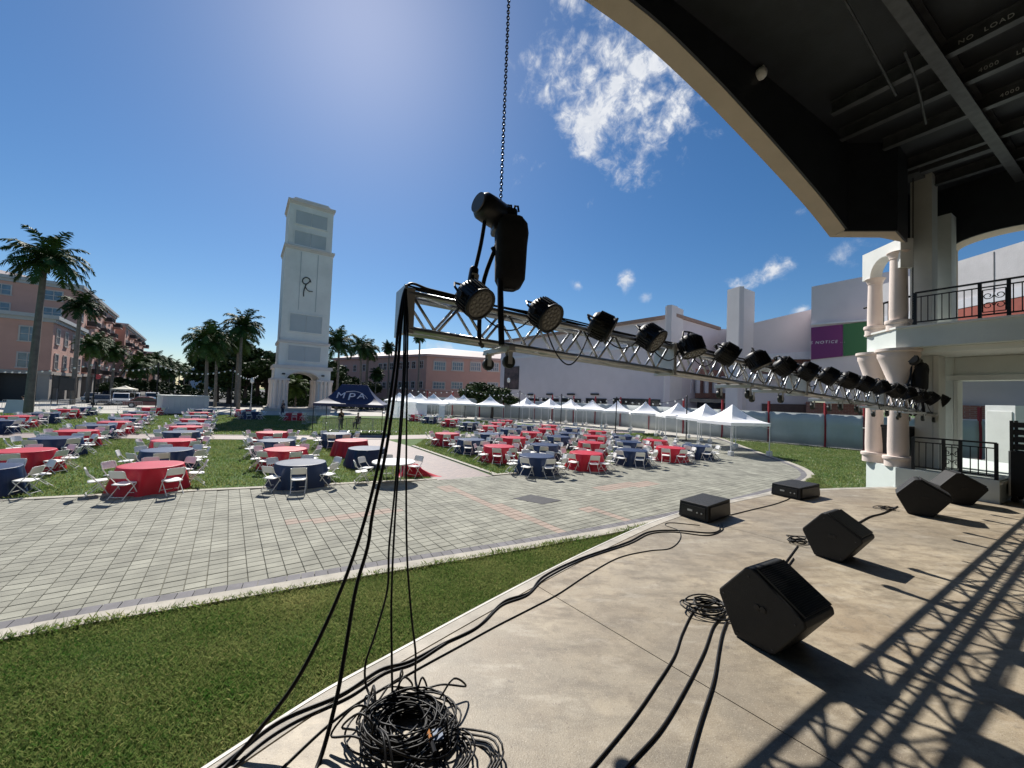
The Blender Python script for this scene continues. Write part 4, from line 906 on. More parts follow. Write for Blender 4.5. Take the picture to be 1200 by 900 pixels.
# ================================================================== PALMS AND TREES
m_trunk = mat('palm_trunk', (.16, .145, .125), .9, 0, .25, 3, .4, 12); m_frond = mat('palm_leaf', (.03, .065, .016), .65, 0, .35, 2, rnd=.25, spec=.2); m_frond2 = mat('palm_leaf_lighter', (.05, .09, .018), .65, 0, .35, 2, rnd=.2, spec=.2)  # second palm variant has leaves of a lighter green
m_bark = mat('bark', (.07, .055, .045), .9, 0, .2, 4); m_leaf = mat('tree_leaf', (.02, .042, .013), .65, 0, .35, .7, col2=(.045, .075, .018), spec=.25); m_shaft = mat('crownshaft', (.08, .14, .04), .5)
def frond_geo(mb, base, az, el, L, droop, nl=30, wl=.55, rnd=random):
    pts = []; p = Vector(base); d = Vector((math.cos(az) * math.cos(el), math.sin(az) * math.cos(el), math.sin(el))); n = 9; side = Vector((-math.sin(az), math.cos(az), 0))
    for k in range(n + 1):
        pts.append(p.copy()); p = p + d * (L / n); d = (d + Vector((0, 0, -droop / n * (.4 + 1.4 * k / n)))).normalized()
    mb.tube(pts, .035, 4, .008)
    for k in range(nl):
        t = .10 + .9 * k / nl; f = t * n; i = min(int(f), n - 1); q = pts[i].lerp(pts[i + 1], f - i); tg = (pts[i + 1] - pts[i]).normalized(); ll = wl * (math.sin(math.pi * min(t * .9 + .12, 1)) ** .6) * rnd.uniform(.8, 1.1)
        for s in (-1, 1):
            dr = (side * s * .8 + tg * .55 + Vector((0, 0, rnd.uniform(-.55, .15)))).normalized(); w = tg * .05; tip = q + dr * ll + Vector((0, 0, -.22 * ll))
            mid = q + dr * (ll * .5); mb.add([q - w, q + w, mid + w * 1.1, tip, mid - w * 1.1], [(0, 1, 2, 4), (4, 2, 3)])
def palm_parts(h, r0, r1, nf, L, droop, seed, bend=.0, wl=.55, elo=-25, ehi=75, shaft=True):
    rd = random.Random(seed); tr_ = MB(); pts = [(bend * (t / 10) ** 2 * h, 0, h * t / 10) for t in range(11)]; tr_.tube(pts, r0, 10, r1); top = Vector(pts[-1])
    cs = MB(); 
    if shaft: cs.tube([top - Z3 * .1, top + Z3 * .5, top + Z3 * 1.0], r1 * 1.15, 8, r1 * .5); top = top + Z3 * .8
    else: cs.ball(top + Z3 * .1, r1 * 1.8, 8, 6)
    cr_ = MB()
    for k in range(nf):
        az = k * 2.399 + rd.uniform(-.2, .2); u = k / nf; el = R(ehi + (elo - ehi) * u + rd.uniform(-8, 8)); frond_geo(cr_, top, az, el, L * rd.uniform(.85, 1.08), droop * rd.uniform(.8, 1.2), 28, wl, rd)
    sp = MB().tube([top, top + Z3 * L * .45], .03, 4, .004); cr_.v, cr_.f = cr_.v, cr_.f
    cr_.add(sp.v, sp.f)
    return tr_.mesh('trunk'), cs.mesh('crownshaft'), cr_.mesh('crown')
def set_m(ms, *mm):
    for a, b in zip(ms, mm): a.materials.append(b)
    return ms
PV = [set_m(palm_parts(1.0 * 10, .24, .15, 34, 3.1, 2.3, 11, .008, .8), m_trunk, m_shaft, m_frond), set_m(palm_parts(10, .30, .19, 38, 3.1, 2.6, 12, -.006, .9, -40), m_trunk, m_shaft, m_frond2), set_m(palm_parts(10, .17, .12, 30, 1.5, 1.5, 13, .004, .55, -50, 80, False), m_trunk, m_bark, m_frond)]
for ms in PV:
    for m_ in ms: m_.shade_smooth() if m_.name.startswith('trunk') else None
prd = random.Random(31)
def palm(px, pyc, Y, var, lb, scale=1.0, grp='palm trees', lean=0.0):
    """foot on the ground at depth Y on the ray column px; crown centre at pyc"""
    top = D(px, pyc, Y); h = top.z; b = Vector((top.x + lean * h, top.y, 0)); t = thing('palm_tree', lb, 'palm tree', tuple(b), random.uniform(0, 6.28) if not lean else 0, grp)
    k = h / 11.0; s = scale
    tr_ = inst('trunk', PV[var][0], t, (0, 0, 0), None, (max(k, .6), max(k, .6), (h - .9 * s) / 10)); tz_ = (h - .9 * s)
    bx = PV[var][0].vertices[-1].co.x * max(k, .6)
    inst('crownshaft', PV[var][1], t, (bx - 10 * 0, 0, tz_ - 10 * s), None, (s, s, s)); inst('crown', PV[var][2], t, (bx, 0, tz_ - 10 * s), None, (s * prd.uniform(.98, 1.02), s, s)); t.rotation_euler = (prd.uniform(-.03, .03), prd.uniform(-.03, .03), t.rotation_euler[2])
    return t
palm(37, 303, 30, 0, 'large dark palm before the low pink corner building', 1.0, lean=.055)
palm(90, 358, 52, 0, 'slim palm at the corner of the low pink building', .95, lean=.03); palm(107, 404, 58, 1, 'palm on the pavement beside the parked cars', .85); palm(133, 411, 64, 1, 'palm further along the pavement past the parked cars', .85); palm(118, 400, 70, 1, 'palm against the tall balcony building', .85)
for k, (px, py, Y) in enumerate(((166, 424, 84), (174, 426, 92), (181, 421, 100), (187, 430, 108), (193, 424, 118), (199, 431, 126), (205, 428, 135), (211, 434, 145), (217, 432, 155), (223, 438, 170), (160, 430, 78), (196, 436, 110))):
    palm(px, py, Y, 1, 'street palm in the row down the street', 1.05, 'row of street palms')
palm(246, 400, 54, 1, 'bushy palm beside the white trailer', 1.25); palm(257, 398, 60, 0, 'tall palm behind the bushy palm by the trailer', 1.2); palm(285, 382, 56, 0, 'tallest palm between the trailer and the tower', 1.15); palm(281, 398, 66, 1, 'twin trunk palm behind the tallest one by the tower', 1.1)
palm(398, 402, 64, 0, 'drooping palm just behind the tower', 1.25); palm(426, 407, 76, 0, 'palm behind the navy canopy tent', 1.05); palm(431, 410, 82, 1, 'shorter palm behind the navy canopy tent', 1.0); palm(441, 432, 80, 2, 'low fan palm before the pink building', 1.3)
palm(458, 402, 84, 2, 'thin fan palm before the pink building corner', 1.25); palm(493.5, 389, 88, 2, 'thinnest and tallest fan palm before the pink building', 1.25)
palm(347, 452, 66, 1, 'young palm seen through the tower arch', .95, 'palm trees'); palm(334, 455, 70, 1, 'young palm beside the tower pier', .9)
def leaf_cloud(n, lobes, size, seed):
    rg = np.random.default_rng(seed); tot = sum(l[3] ** 2 for l in lobes); V = []; F = []
    for cx, cy, cz, r in lobes:
        m = int(n * r * r / tot); d = rg.normal(size=(m, 3)); d /= np.linalg.norm(d, axis=1)[:, None]; rr = r * (rg.uniform(0.35, 1.0, m) ** .45) * (1 + .22 * np.sin(d[:, 0] * 5 + cx) * np.sin(d[:, 2] * 6 + cy)); P = np.array([cx, cy, cz]) + d * rr[:, None] * np.array([1, 1, .8])
        a = rg.normal(size=(m, 3)); a /= np.linalg.norm(a, axis=1)[:, None]; b = np.cross(a, rg.normal(size=(m, 3))); b /= np.linalg.norm(b, axis=1)[:, None]; s = size * rg.uniform(.6, 1.3, m)[:, None]
        V.append(np.stack([P - a * s, P + b * s * .55, P + a * s, P - b * s * .55], 1).reshape(-1, 3))
    V = np.concatenate(V); k = len(V) // 4; F = np.arange(k * 4).reshape(k, 4); me = bpy.data.meshes.new('crown'); me.from_pydata(V.tolist(), [], F.tolist()); me.materials.append(m_leaf); return me
def limbs(h, seed, lobes):
    rd = random.Random(seed); mb = MB(); mb.tube([(0, 0, 0), (.05, .03, h * .2), (.0, .05, h * .4)], h * .035, 8, h * .022)
    for cx, cy, cz, r in lobes: mb.tube([(0, .05, h * .36), (cx * .4, cy * .4, (h * .36 + cz) * .5), (cx, cy, cz)], h * .016, 6, h * .005)
    me = mb.mesh('trunk'); me.materials.append(m_bark); return me
TV = []
for sd in (1, 2, 3):
    rd = random.Random(sd); lobes = [(rd.uniform(-2.6, 2.6), rd.uniform(-2.2, 2.2), rd.uniform(4.2, 7.8), rd.uniform(1.1, 1.9)) for _ in range(11)]; TV.append((limbs(8, sd, lobes), leaf_cloud(6500, lobes, .26, sd)))
def tree(px, pyt, Y, var, lb, wide=1.0, grp='leafy trees'):
    top = D(px, pyt, Y); h = top.z; t = thing('leafy_tree', lb, 'tree', (top.x, top.y, 0), random.uniform(0, 6), grp); k = h / 9.2
    inst('trunk', TV[var][0], t, None, None, (k * wide, k * wide, k)); inst('crown', TV[var][1], t, None, None, (k * wide, k * wide, k)); return t
for k, (px, py, Y, w) in enumerate(((258, 412, 80, 1.2), (272, 408, 74, 1.3), (290, 414, 72, 1.3), (305, 398, 78, 1.2), (316, 410, 82, 1.2), (330, 414, 86, 1.3), (344, 420, 84, 1.4), (360, 418, 90, 1.4), (376, 416, 84, 1.3), (388, 424, 76, 1.2))):
    tree(px, py, Y, k % 3, 'dark leafy tree in the grove behind the tower', w, 'grove behind the tower')
tree(578, 446, 58, 0, 'leafy tree beside the mauve museum wall', 1.5); tree(560, 452, 64, 1, 'leafy tree behind the tents beside the museum tree', 1.4)
for k, (px, py, Y) in enumerate(((150, 441, 76), (162, 443, 84), (176, 444, 92), (190, 446, 104), (143, 446, 70), (128, 447, 66), (205, 448, 120), (219, 449, 140), (236, 448, 150))):
    tree(px, py, Y, k % 3, 'small round street tree under the street palms', 1.1, 'street trees')
for k, (px, py, Y) in enumerate(((402, 438, 96), (412, 441, 100), (436, 446, 98))): tree(px, py, Y, k, 'small tree at the foot of the pink building', 1.1, 'trees by the pink building')
# hedge line closing the view far behind
hv = leaf_cloud(16000, [(x, 300 + 30 * math.sin(x * .1), 6, 9) for x in range(-330, 60, 9)], 2.4, 9); o = inst('distant_trees', hv); tag(o, 'distant dark line of trees closing the view behind the buildings', 'trees', None, 'stuff')
# planting round the tower foot
hv = leaf_cloud(3500, [(TWc.x + dx, TWc.y + 9 + dy, .7, 1.1) for dx in range(-14, 22, 2) for dy in (0, 2)], .2, 21); o = inst('shrubs', hv); tag(o, 'low dark shrubs behind the tower', 'shrubs', None, 'stuff')
hv = leaf_cloud(7000, [(-86 + 1.5 * k, 96 + 3 * math.sin(k * .7), 1.2, 1.9) for k in range(26)] + [(-50 + 1.6 * k, 78 + 2 * math.sin(k), 1.0, 1.5) for k in range(20)], .34, 22); o = inst('hedge', hv); tag(o, 'dark clipped hedge at the end of the street beyond the trailer', 'hedge', None, 'stuff')
# ================================================================== TABLES AND CHAIRS
def cloth_mat(name, col, sheen):
    m = mat(name, col, .42, 0, .1, 1.5, .2, 25, rnd=.08, spec=.35); b = m.node_tree.nodes['Principled BSDF']; b.inputs['Sheen Weight'].default_value = .0; b.inputs['Sheen Roughness'].default_value = .4; b.inputs['Sheen Tint'].default_value = (*sheen, 1); return m
m_red = cloth_mat('red_cloth', (.46, .010, .028), (1, .5, .6)); m_navy = cloth_mat('navy_cloth', (.008, .026, .082), (.5, .7, 1))
def cloth_geo(seed, r=.76, h=.765, flare=.15, seg=64):
    rd = random.Random(seed); ph = [rd.uniform(0, 6.28) for _ in range(4)]; fr = (9, 13, 5, 21); mb = MB(); prof = [(0.0, .35), (0.0, .8), (0.0, .97), (.004, 1.0), (.03, 1.008), (.12, 1.01), (.3, 1.03), (.55, 1.06), (.8, 1.1), (1.0, 1.13)]
    vs = []
    for d, k in prof:
        for i in range(seg):
            a = 2 * math.pi * i / seg; fold = sum(w * math.sin(fr[j] * a + ph[j]) for j, w in enumerate((.050, .040, .024, .016))) * (d ** .8)
            rr = r * min(k, 1.0) + flare * d + fold + (k - 1) * .1 * (k > 1); vs.append((rr * math.cos(a), rr * math.sin(a), h - d * (h - .012) - .004 * (k < .9) * math.sin(3 * a) * k))
    n = len(prof); fs = [(j * seg + i, j * seg + (i + 1) % seg, (j + 1) * seg + (i + 1) % seg, (j + 1) * seg + i) for j in range(n - 1) for i in range(seg)]; fs = [f[::-1] for f in fs]; fs.append(tuple(range(seg)))
    me = mb.add(vs, fs).mesh('tablecloth'); me.shade_smooth(); return me
CL = {'r': [cloth_geo(s) for s in (1, 2)], 'n': [cloth_geo(s) for s in (3, 4)]}
for me in CL['r']: me.materials.append(m_red)
for me in CL['n']: me.materials.append(m_navy)
m_plas = mat('white_plastic_chair', (.80, .79, .76), .35, 0, .03, 4); m_ptop = mat('white_table_top', (.74, .73, .71), .35, 0, .03, 2)
top_me = MB().lathe([(.70, .71), (.745, .715), (.75, .735), (.745, .755), (.2, .756)], (0, 0, 0), 40).mesh('table_top'); top_me.materials.append(m_ptop)
leg_me = MB().tube([(0, 0, .705), (.0, .0, .02)], .018, 8).mesh('leg'); leg_me.materials.append(m_galv)
# folding chair
def chair_parts():
    seat = MB(); W_, Dp = .20, .195; vs = []; nx, ny = 6, 6
    for j in range(ny + 1):
        for i in range(nx + 1):
            x = -W_ + 2 * W_ * i / nx; y = -Dp + 2 * Dp * j / ny; e = 1 - .1 * (abs(x / W_) ** 6) * (abs(y / Dp) ** 6); vs.append((x * e, y * e, .44 - .014 * (1 - (x / W_) ** 2) * (1 - (y / Dp) ** 2) + .012 * (y / Dp)))
    m = len(vs); vs += [(x, y, z - .022) for x, y, z in vs]; q = lambda i, j: j * (nx + 1) + i
    fs = [(q(i, j), q(i + 1, j), q(i + 1, j + 1), q(i, j + 1)) for j in range(ny) for i in range(nx)]; fs += [tuple(m + k for k in f[::-1]) for f in fs]
    bd = [q(i, 0) for i in range(nx)] + [q(nx, j) for j in range(ny)] + [q(nx - i, ny) for i in range(nx)] + [q(0, ny - j) for j in range(ny)]
    fs += [(bd[(k + 1) % len(bd)], bd[k], bd[k] + m, bd[(k + 1) % len(bd)] + m) for k in range(len(bd))]; seat.add(vs, fs)
    back = MB(); vs = []; n = 8
    for j, (z, y, s) in enumerate(((.60, -.175, .95), (.63, -.185, 1), (.76, -.225, 1), (.80, -.238, .93), (.81, -.24, .8))):
        for i in range(n + 1):
            x = -.205 + .41 * i / n; vs.append((x * s, y - .022 * (1 - (x / .205) ** 2), z))
    m = len(vs); vs += [(x, y - .02, z) for x, y, z in vs]; q = lambda i, j: j * (n + 1) + i
    fs = [(q(i, j), q(i + 1, j), q(i + 1, j + 1), q(i, j + 1)) for j in range(4) for i in range(n)]; fs += [tuple(m + k for k in f[::-1]) for f in fs]
    bd = [q(i, 0) for i in range(n)] + [q(n, j) for j in range(4)] + [q(n - i, 4) for i in range(n)] + [q(0, 4 - j) for j in range(4)]; fs += [(bd[(k + 1) % len(bd)], bd[k], bd[k] + m, bd[(k + 1) % len(bd)] + m) for k in range(len(bd))]; back.add(vs, fs)
    P = [('seat', seat), ('backrest', back)]
    for s in (-1, 1):
        P.append(('leg', MB().tube([(s * .207, -.24, .79), (s * .212, -.17, .60), (s * .218, .05, .36), (s * .218, .24, .012)], .0125, 5)))
        P.append(('leg', MB().tube([(s * .195, .15, .42), (s * .195, -.0, .27), (s * .195, -.26, .012)], .0125, 5)))
    P.append(('stretcher', MB().tube([(-.218, .17, .14), (.218, .17, .14)], .009, 5))); P.append(('stretcher', MB().tube([(-.195, -.2, .09), (.195, -.2, .09)], .009, 5)))
    return P
CP_ = chair_parts(); CPM = []
for nm, mb in CP_:
    me = mb.mesh(nm); me.materials.append(m_plas); me.shade_smooth() if nm in ('seat', 'backrest') else None; CPM.append((nm, me))
call = MB()
for nm, mb in CP_: call.add(mb.v, mb.f)
chair_all = call.mesh('folding_chair'); chair_all.materials.append(m_plas)
TABS = dict(
 A=('row nearest the pink shops', [('n', -25, 548), ('r', 27, 527.5), ('n', 66, 512.8), ('r', 90, 504.5), ('n', 112, 498), ('r', 134.5, 494.3), ('n', 146, 490), ('r', 156, 486), ('n', 163, 482.5), ('r', 178, 477.8)]),
 A2=('outer row by the barriers', [('n', -5, 492.5), ('r', 20, 487.5), ('n', 50, 484), ('r', 77, 479.8), ('n', 98, 477.3)]),
 B=('row leading to the white trailer', [('r', 178, 544.5), ('n', 196.5, 526.8), ('r', 204, 515.6), ('n', 212.5, 505.7), ('r', 218.5, 499.7), ('n', 224, 496), ('r', 227.5, 491.3), ('n', 230, 487), ('r', 234.5, 483.3), ('n', 238.7, 479.8)]),
 C=('row leading to the tower', [('n', 353, 541.5), ('r', 335, 526), ('n', 324, 515.8), ('r', 318.5, 506.3)]),
 D=('row beside the brick path', [('w', 461.6, 540.3), ('n', 430, 525), ('r', 412, 515.7), ('n', 395, 507.7)]),
 S=('group in the tower shadow', [('n', 295, 482.5), ('r', 287, 480.3), ('r', 345, 484)]),
 E=('fourth row of the tent lawn', [('n', 654.5, 511.3), ('r', 623, 506.5), ('n', 598, 502.7), ('r', 575, 499), ('n', 550, 495), ('r', 528, 491.3), ('n', 504.5, 488), ('r', 489, 486)]),
 E2=('tent lawn row along the path', [('n', 629, 533.7), ('r', 585, 522.5), ('n', 552.5, 514.7), ('r', 524, 507.7)]),
 E3=('second row of the tent lawn', [('n', 638, 520.7), ('r', 602, 512.5), ('n', 573.5, 508)]),
 E4=('fifth row of the tent lawn', [('n', 667, 507.3), ('r', 641.5, 502.5), ('n', 615, 498.7), ('r', 584, 495.3), ('r', 593, 492.5)]),
 E5=('sixth row of the tent lawn', [('n', 669, 502), ('r', 644, 498.3)]),
 F=('all red row of the tent lawn', [('r', 687, 530.5), ('r', 693, 518.3), ('r', 697, 510.8), ('r', 699.5, 505.3)]),
 F2=('all navy row of the tent lawn', [('n', 740.5, 527.2), ('n', 737, 517.3), ('n', 731, 510.5)]),
 F3=('red pair nearest the end tents', [('r', 786, 524.2), ('r', 767.5, 515.8)]), F4=('spot under the end tents', [('n', 816, 522)]))
ORD = ['first', 'second', 'third', 'fourth', 'fifth', 'sixth', 'seventh', 'eighth', 'ninth', 'tenth']; CN = {'r': 'red', 'n': 'navy', 'w': 'bare white'}
chairs = []; rdc = random.Random(5); tcent = []
for key, (rowname, L) in TABS.items():
    for k, (c, px, py) in enumerate(L):
        g = G(px, py, .76); x, y = g.x, g.y
        if c == 'w':
            lb = 'bare white round folding table beside the brick path with fallen red cloth'; short = 'bare white table beside the brick path'
        elif len(L) == 1: lb = f'{CN[c]} clothed round table standing alone by the end tents'; short = f'lone {CN[c]} table by the end tents'
        else:
            lb = f'{CN[c]} clothed round table, {ORD[k]} from plaza in the {rowname}'; short = f'{ORD[k]} table from plaza, {rowname}'
            if key == 'S': lb = f'{CN[c]} clothed round table in the tower shadow, ' + ('before a red one', 'behind the navy one', 'before the tower arch')[k]; short = f'{CN[c]} table in the tower shadow ' + ('before a red one', 'behind the navy one', 'before the arch')[k]
        t = thing('round_table', lb, 'table', (x, y, 0), rdc.uniform(0, 6.28), 'round banquet tables')
        inst('table_top', top_me, t, (0, 0, -.003))
        for a in range(4): inst('leg', leg_me, t, (.45 * math.cos(a * 1.571), .45 * math.sin(a * 1.571), 0))
        if c != 'w': inst('tablecloth', CL[c][k % 2], t)
        tcent.append((x, y))
        n = 8 if Vector((x, y)).length > 13 else 7
        if key == 'D' and k in (1, 2): n = 0
        a0 = rdc.uniform(0, 6.28)
        if key == 'B' and k == 0: angs = [R(a) for a in (-115, -68, -25, 20, 75, 120, 168, -155)]; angs = [R(a) for a in (-79, -22, 38, -132, 85, 135, 180)]
        elif key == 'C' and k == 0: angs = [R(a) for a in (-64, -112, -8, 50, 110, 165)]
        elif c == 'w': angs = [R(a) for a in (200, 165, 120, 60)]
        elif key == 'A' and k == 0: angs = [R(a) for a in (10, 60, 110, 160)]
        elif n: angs = [a0 + i * 6.283 / n + rdc.uniform(-.14, .14) for i in range(n)]
        else: angs = []
        for a in angs:
            r = rdc.uniform(.98, 1.12); cx, cy = x + r * math.cos(a), y + r * math.sin(a)
            if any((cx - u) ** 2 + (cy - v) ** 2 < .95 ** 2 for u, v in tcent if (u, v) != (x, y)): continue
            if any((cx - ch[1]) ** 2 + (cy - ch[2]) ** 2 < .47 ** 2 for ch in chairs): continue
            chairs.append((math.hypot(cx, cy), cx, cy, a + math.pi / 2 + rdc.uniform(-.18, .18), f'white folding chair at {short}', f'chairs round {short}'))
chairs = [c for c in chairs if abs(c[1]) < 1.45 * c[2] + 1]
chairs.sort(); rest = MB()
for k, (d, x, y, rz, lb, gp_) in enumerate(chairs):
    if k < 300:
        if k < 150:
            t = thing('folding_chair', lb, 'chair', (x, y, 0), rz, gp_)
            for nm, me in CPM: inst(nm, me, t)
        else: o = inst('folding_chair', chair_all, None, (x, y, 0), (0, 0, rz)); tag(o, lb, 'chair', gp_)
    else:
        ca, sa = math.cos(rz), math.sin(rz); rest.add([(x + a * ca - b * sa, y + a * sa + b * ca, z) for a, b, z in call.v], call.f)
if rest.v: tag(rest.build('far_folding_chairs', m_plas), 'mass of white folding chairs round the farthest tables', 'chairs', None, 'stuff')
# fallen red cloth beside the bare table
fx = G(481, 557); cl = MB(); vs = []; seg = 48; rc = random.Random(3); ph = [rc.uniform(0, 6) for _ in range(5)]
for j, (k, z) in enumerate(((0, .40), (.3, .41), (.5, .38), (.62, .26), (.75, .13), (.92, .03), (1.0, .012))):
    for i in range(seg):
        a = 2 * math.pi * i / seg; rr = .62 * k * (1 + .16 * math.sin(3 * a + ph[0]) * k + .10 * math.sin(7 * a + ph[1]) * k + .05 * math.sin(13 * a + ph[2])); ext = .55 * max(0, math.cos(a + .2)) ** 3 * max(0, k - .6) / .4
        vs.append((fx.x + (rr + ext) * math.cos(a), fx.y + rr * math.sin(a) * .7, max(.012, z + .05 * math.sin(5 * a + ph[3]) * (k > .2) * (z > .03))))
fs = [(j * seg + i, j * seg + (i + 1) % seg, (j + 1) * seg + (i + 1) % seg, (j + 1) * seg + i) for j in range(6) for i in range(seg)]; fs = [f[::-1] for f in fs]
o = cl.add(vs, fs).build('fallen_tablecloth', m_red, None, True, loc=(fx.x, fx.y, 0)); tag(o, 'red cloth slumped on the kerb beside the bare white table', 'tablecloth')
# ================================================================== VEHICLES, PEOPLE, SMALL THINGS BY THE STREET
m_tyre = mat('tyre', (.015, .015, .015), .8); m_rim = mat('rim', (.4, .4, .42), .35, .8); m_head = mat('headlight', (.7, .7, .68), .15); m_tail = mat('tail_light', (.3, .01, .01), .3)
def car(px, py, Y, rz, col, lb, suv=False, roofbar=False):
    p = D(px, py, Y); m = mat('paint_%.2f_%.2f_%.2f' % col, col, .3, 0, .02, spec=.6, coat=.5)
    t = thing('parked_car', lb, 'car', (p.x, p.y, 0), rz, 'cars parked along the street'); L, Wd, H_ = (4.7, 1.85, 1.72) if suv else (4.5, 1.8, 1.45)
    zb = .30; zs_ = .92 if suv else .82
    side = [(-L / 2, zb), (-L / 2 + .05, zs_ * .95), (-L / 2 + .95, zs_), (-L / 2 + 1.0, zs_), (L / 2 - (.25 if suv else .7), zs_ + .03), (L / 2 - .03, zs_ * .9), (L / 2, zb)]
    MB().vprism((0, -Wd / 2, 0), Vector((1, 0, 0)), side, Vector((0, 1, 0)), Wd).build('body', m, t, bevel=.06, world=False)
    cab = [(-L / 2 + 1.0, zs_), (-L / 2 + 1.7, H_ - .06), (-L / 2 + 2.0, H_), (L / 2 - (.55 if suv else 1.3), H_ - .02), (L / 2 - (.2 if suv else .55), zs_)]
    MB().vprism((0, -Wd / 2 + .09, 0), Vector((1, 0, 0)), cab, Vector((0, 1, 0)), Wd - .18).build('cabin', m, t, bevel=.05, world=False)
    gl = [(-L / 2 + 1.2, zs_ + .05), (-L / 2 + 1.78, H_ - .13), (L / 2 - (.65 if suv else 1.4), H_ - .13), (L / 2 - (.42 if suv else .9), zs_ + .05)]
    for s in (-1, 1): MB().vprism((0, s * (Wd / 2 - .085) - .01, 0), Vector((1, 0, 0)), gl, Vector((0, 1, 0)), .02).build('side_window', m_glass, t, world=False)
    ws = MB(); x0, x1 = -L / 2 + .98, -L / 2 + 1.68; y_ = Wd / 2 - .2; ws.add([(x0 + .08, -y_, zs_ + .06), (x0 + .08, y_, zs_ + .06), (x1 - .03, y_, H_ - .1), (x1 - .03, -y_, H_ - .1)], [(0, 3, 2, 1)]); o = ws.build('windscreen', m_glass, t, world=False); o.location = (-.035, 0, .02)
    for i in (-1, 1):
        for s in (-1, 1):
            w = MB().lathe([(.2, -.11), (.33, -.11), (.34, 0), (.33, .11), (.2, .11)], (i * L * .31, s * (Wd / 2 - .1), .335), 18, (0, 1, 0)).build('wheel', m_tyre, t, world=False)
            MB().lathe([(.2, -.115), (.19, 0), (.2, .115)], (i * L * .31, s * (Wd / 2 - .1), .335), 12, (0, 1, 0)).build('rim', m_rim, w, world=False)
        MB().box((-L / 2 + .06, i * (Wd / 2 - .3), zs_ * .78), (.1, .36, .14)).build('headlight', m_head, t, world=False); MB().box((L / 2 - .04, i * (Wd / 2 - .2), zs_ * .85), (.08, .26, .2)).build('tail_light', m_tail, t, world=False)
    MB().box((-L / 2 + .02, 0, .55), (.06, 1.0, .22)).build('grille', m_darkfr, t, world=False)
    return t
sa_ = math.atan2(ds.y, ds.x)
car(142, 468, 56, sa_ + .1, (.7, .7, .7), 'white sport utility car under the cream canopy', True); car(155, 468, 60, sa_ + .05, (.65, .66, .68), 'second white car beside the sport utility one', True); car(119, 469, 54, sa_ + .2, (.05, .06, .08), 'dark saloon car nearest the low pink building')
car(129, 467, 66, sa_, (.09, .1, .12), 'dark grey car behind the white ones', True); car(173, 470, 52, sa_ + 1.5, (.16, .03, .035), 'dark red car beside the white trailer'); car(178, 466, 66, sa_ + .1, (.6, .6, .6), 'silver car behind the dark red one', True); car(108, 468, 62, sa_, (.25, .26, .28), 'grey car parked by the shop fronts')
cp = D(146, 462, 58.5); cv = make_tent('shade_canopy', 'cream shade canopy over the white cars', 3.6, 2.6, 2.3, 2.75, .6, mat('cream_canvas', (.62, .58, .48), .7), m_galv, weights=False); cv.location = (cp.x, cp.y, 0); cv.rotation_euler = (0, 0, sa_)
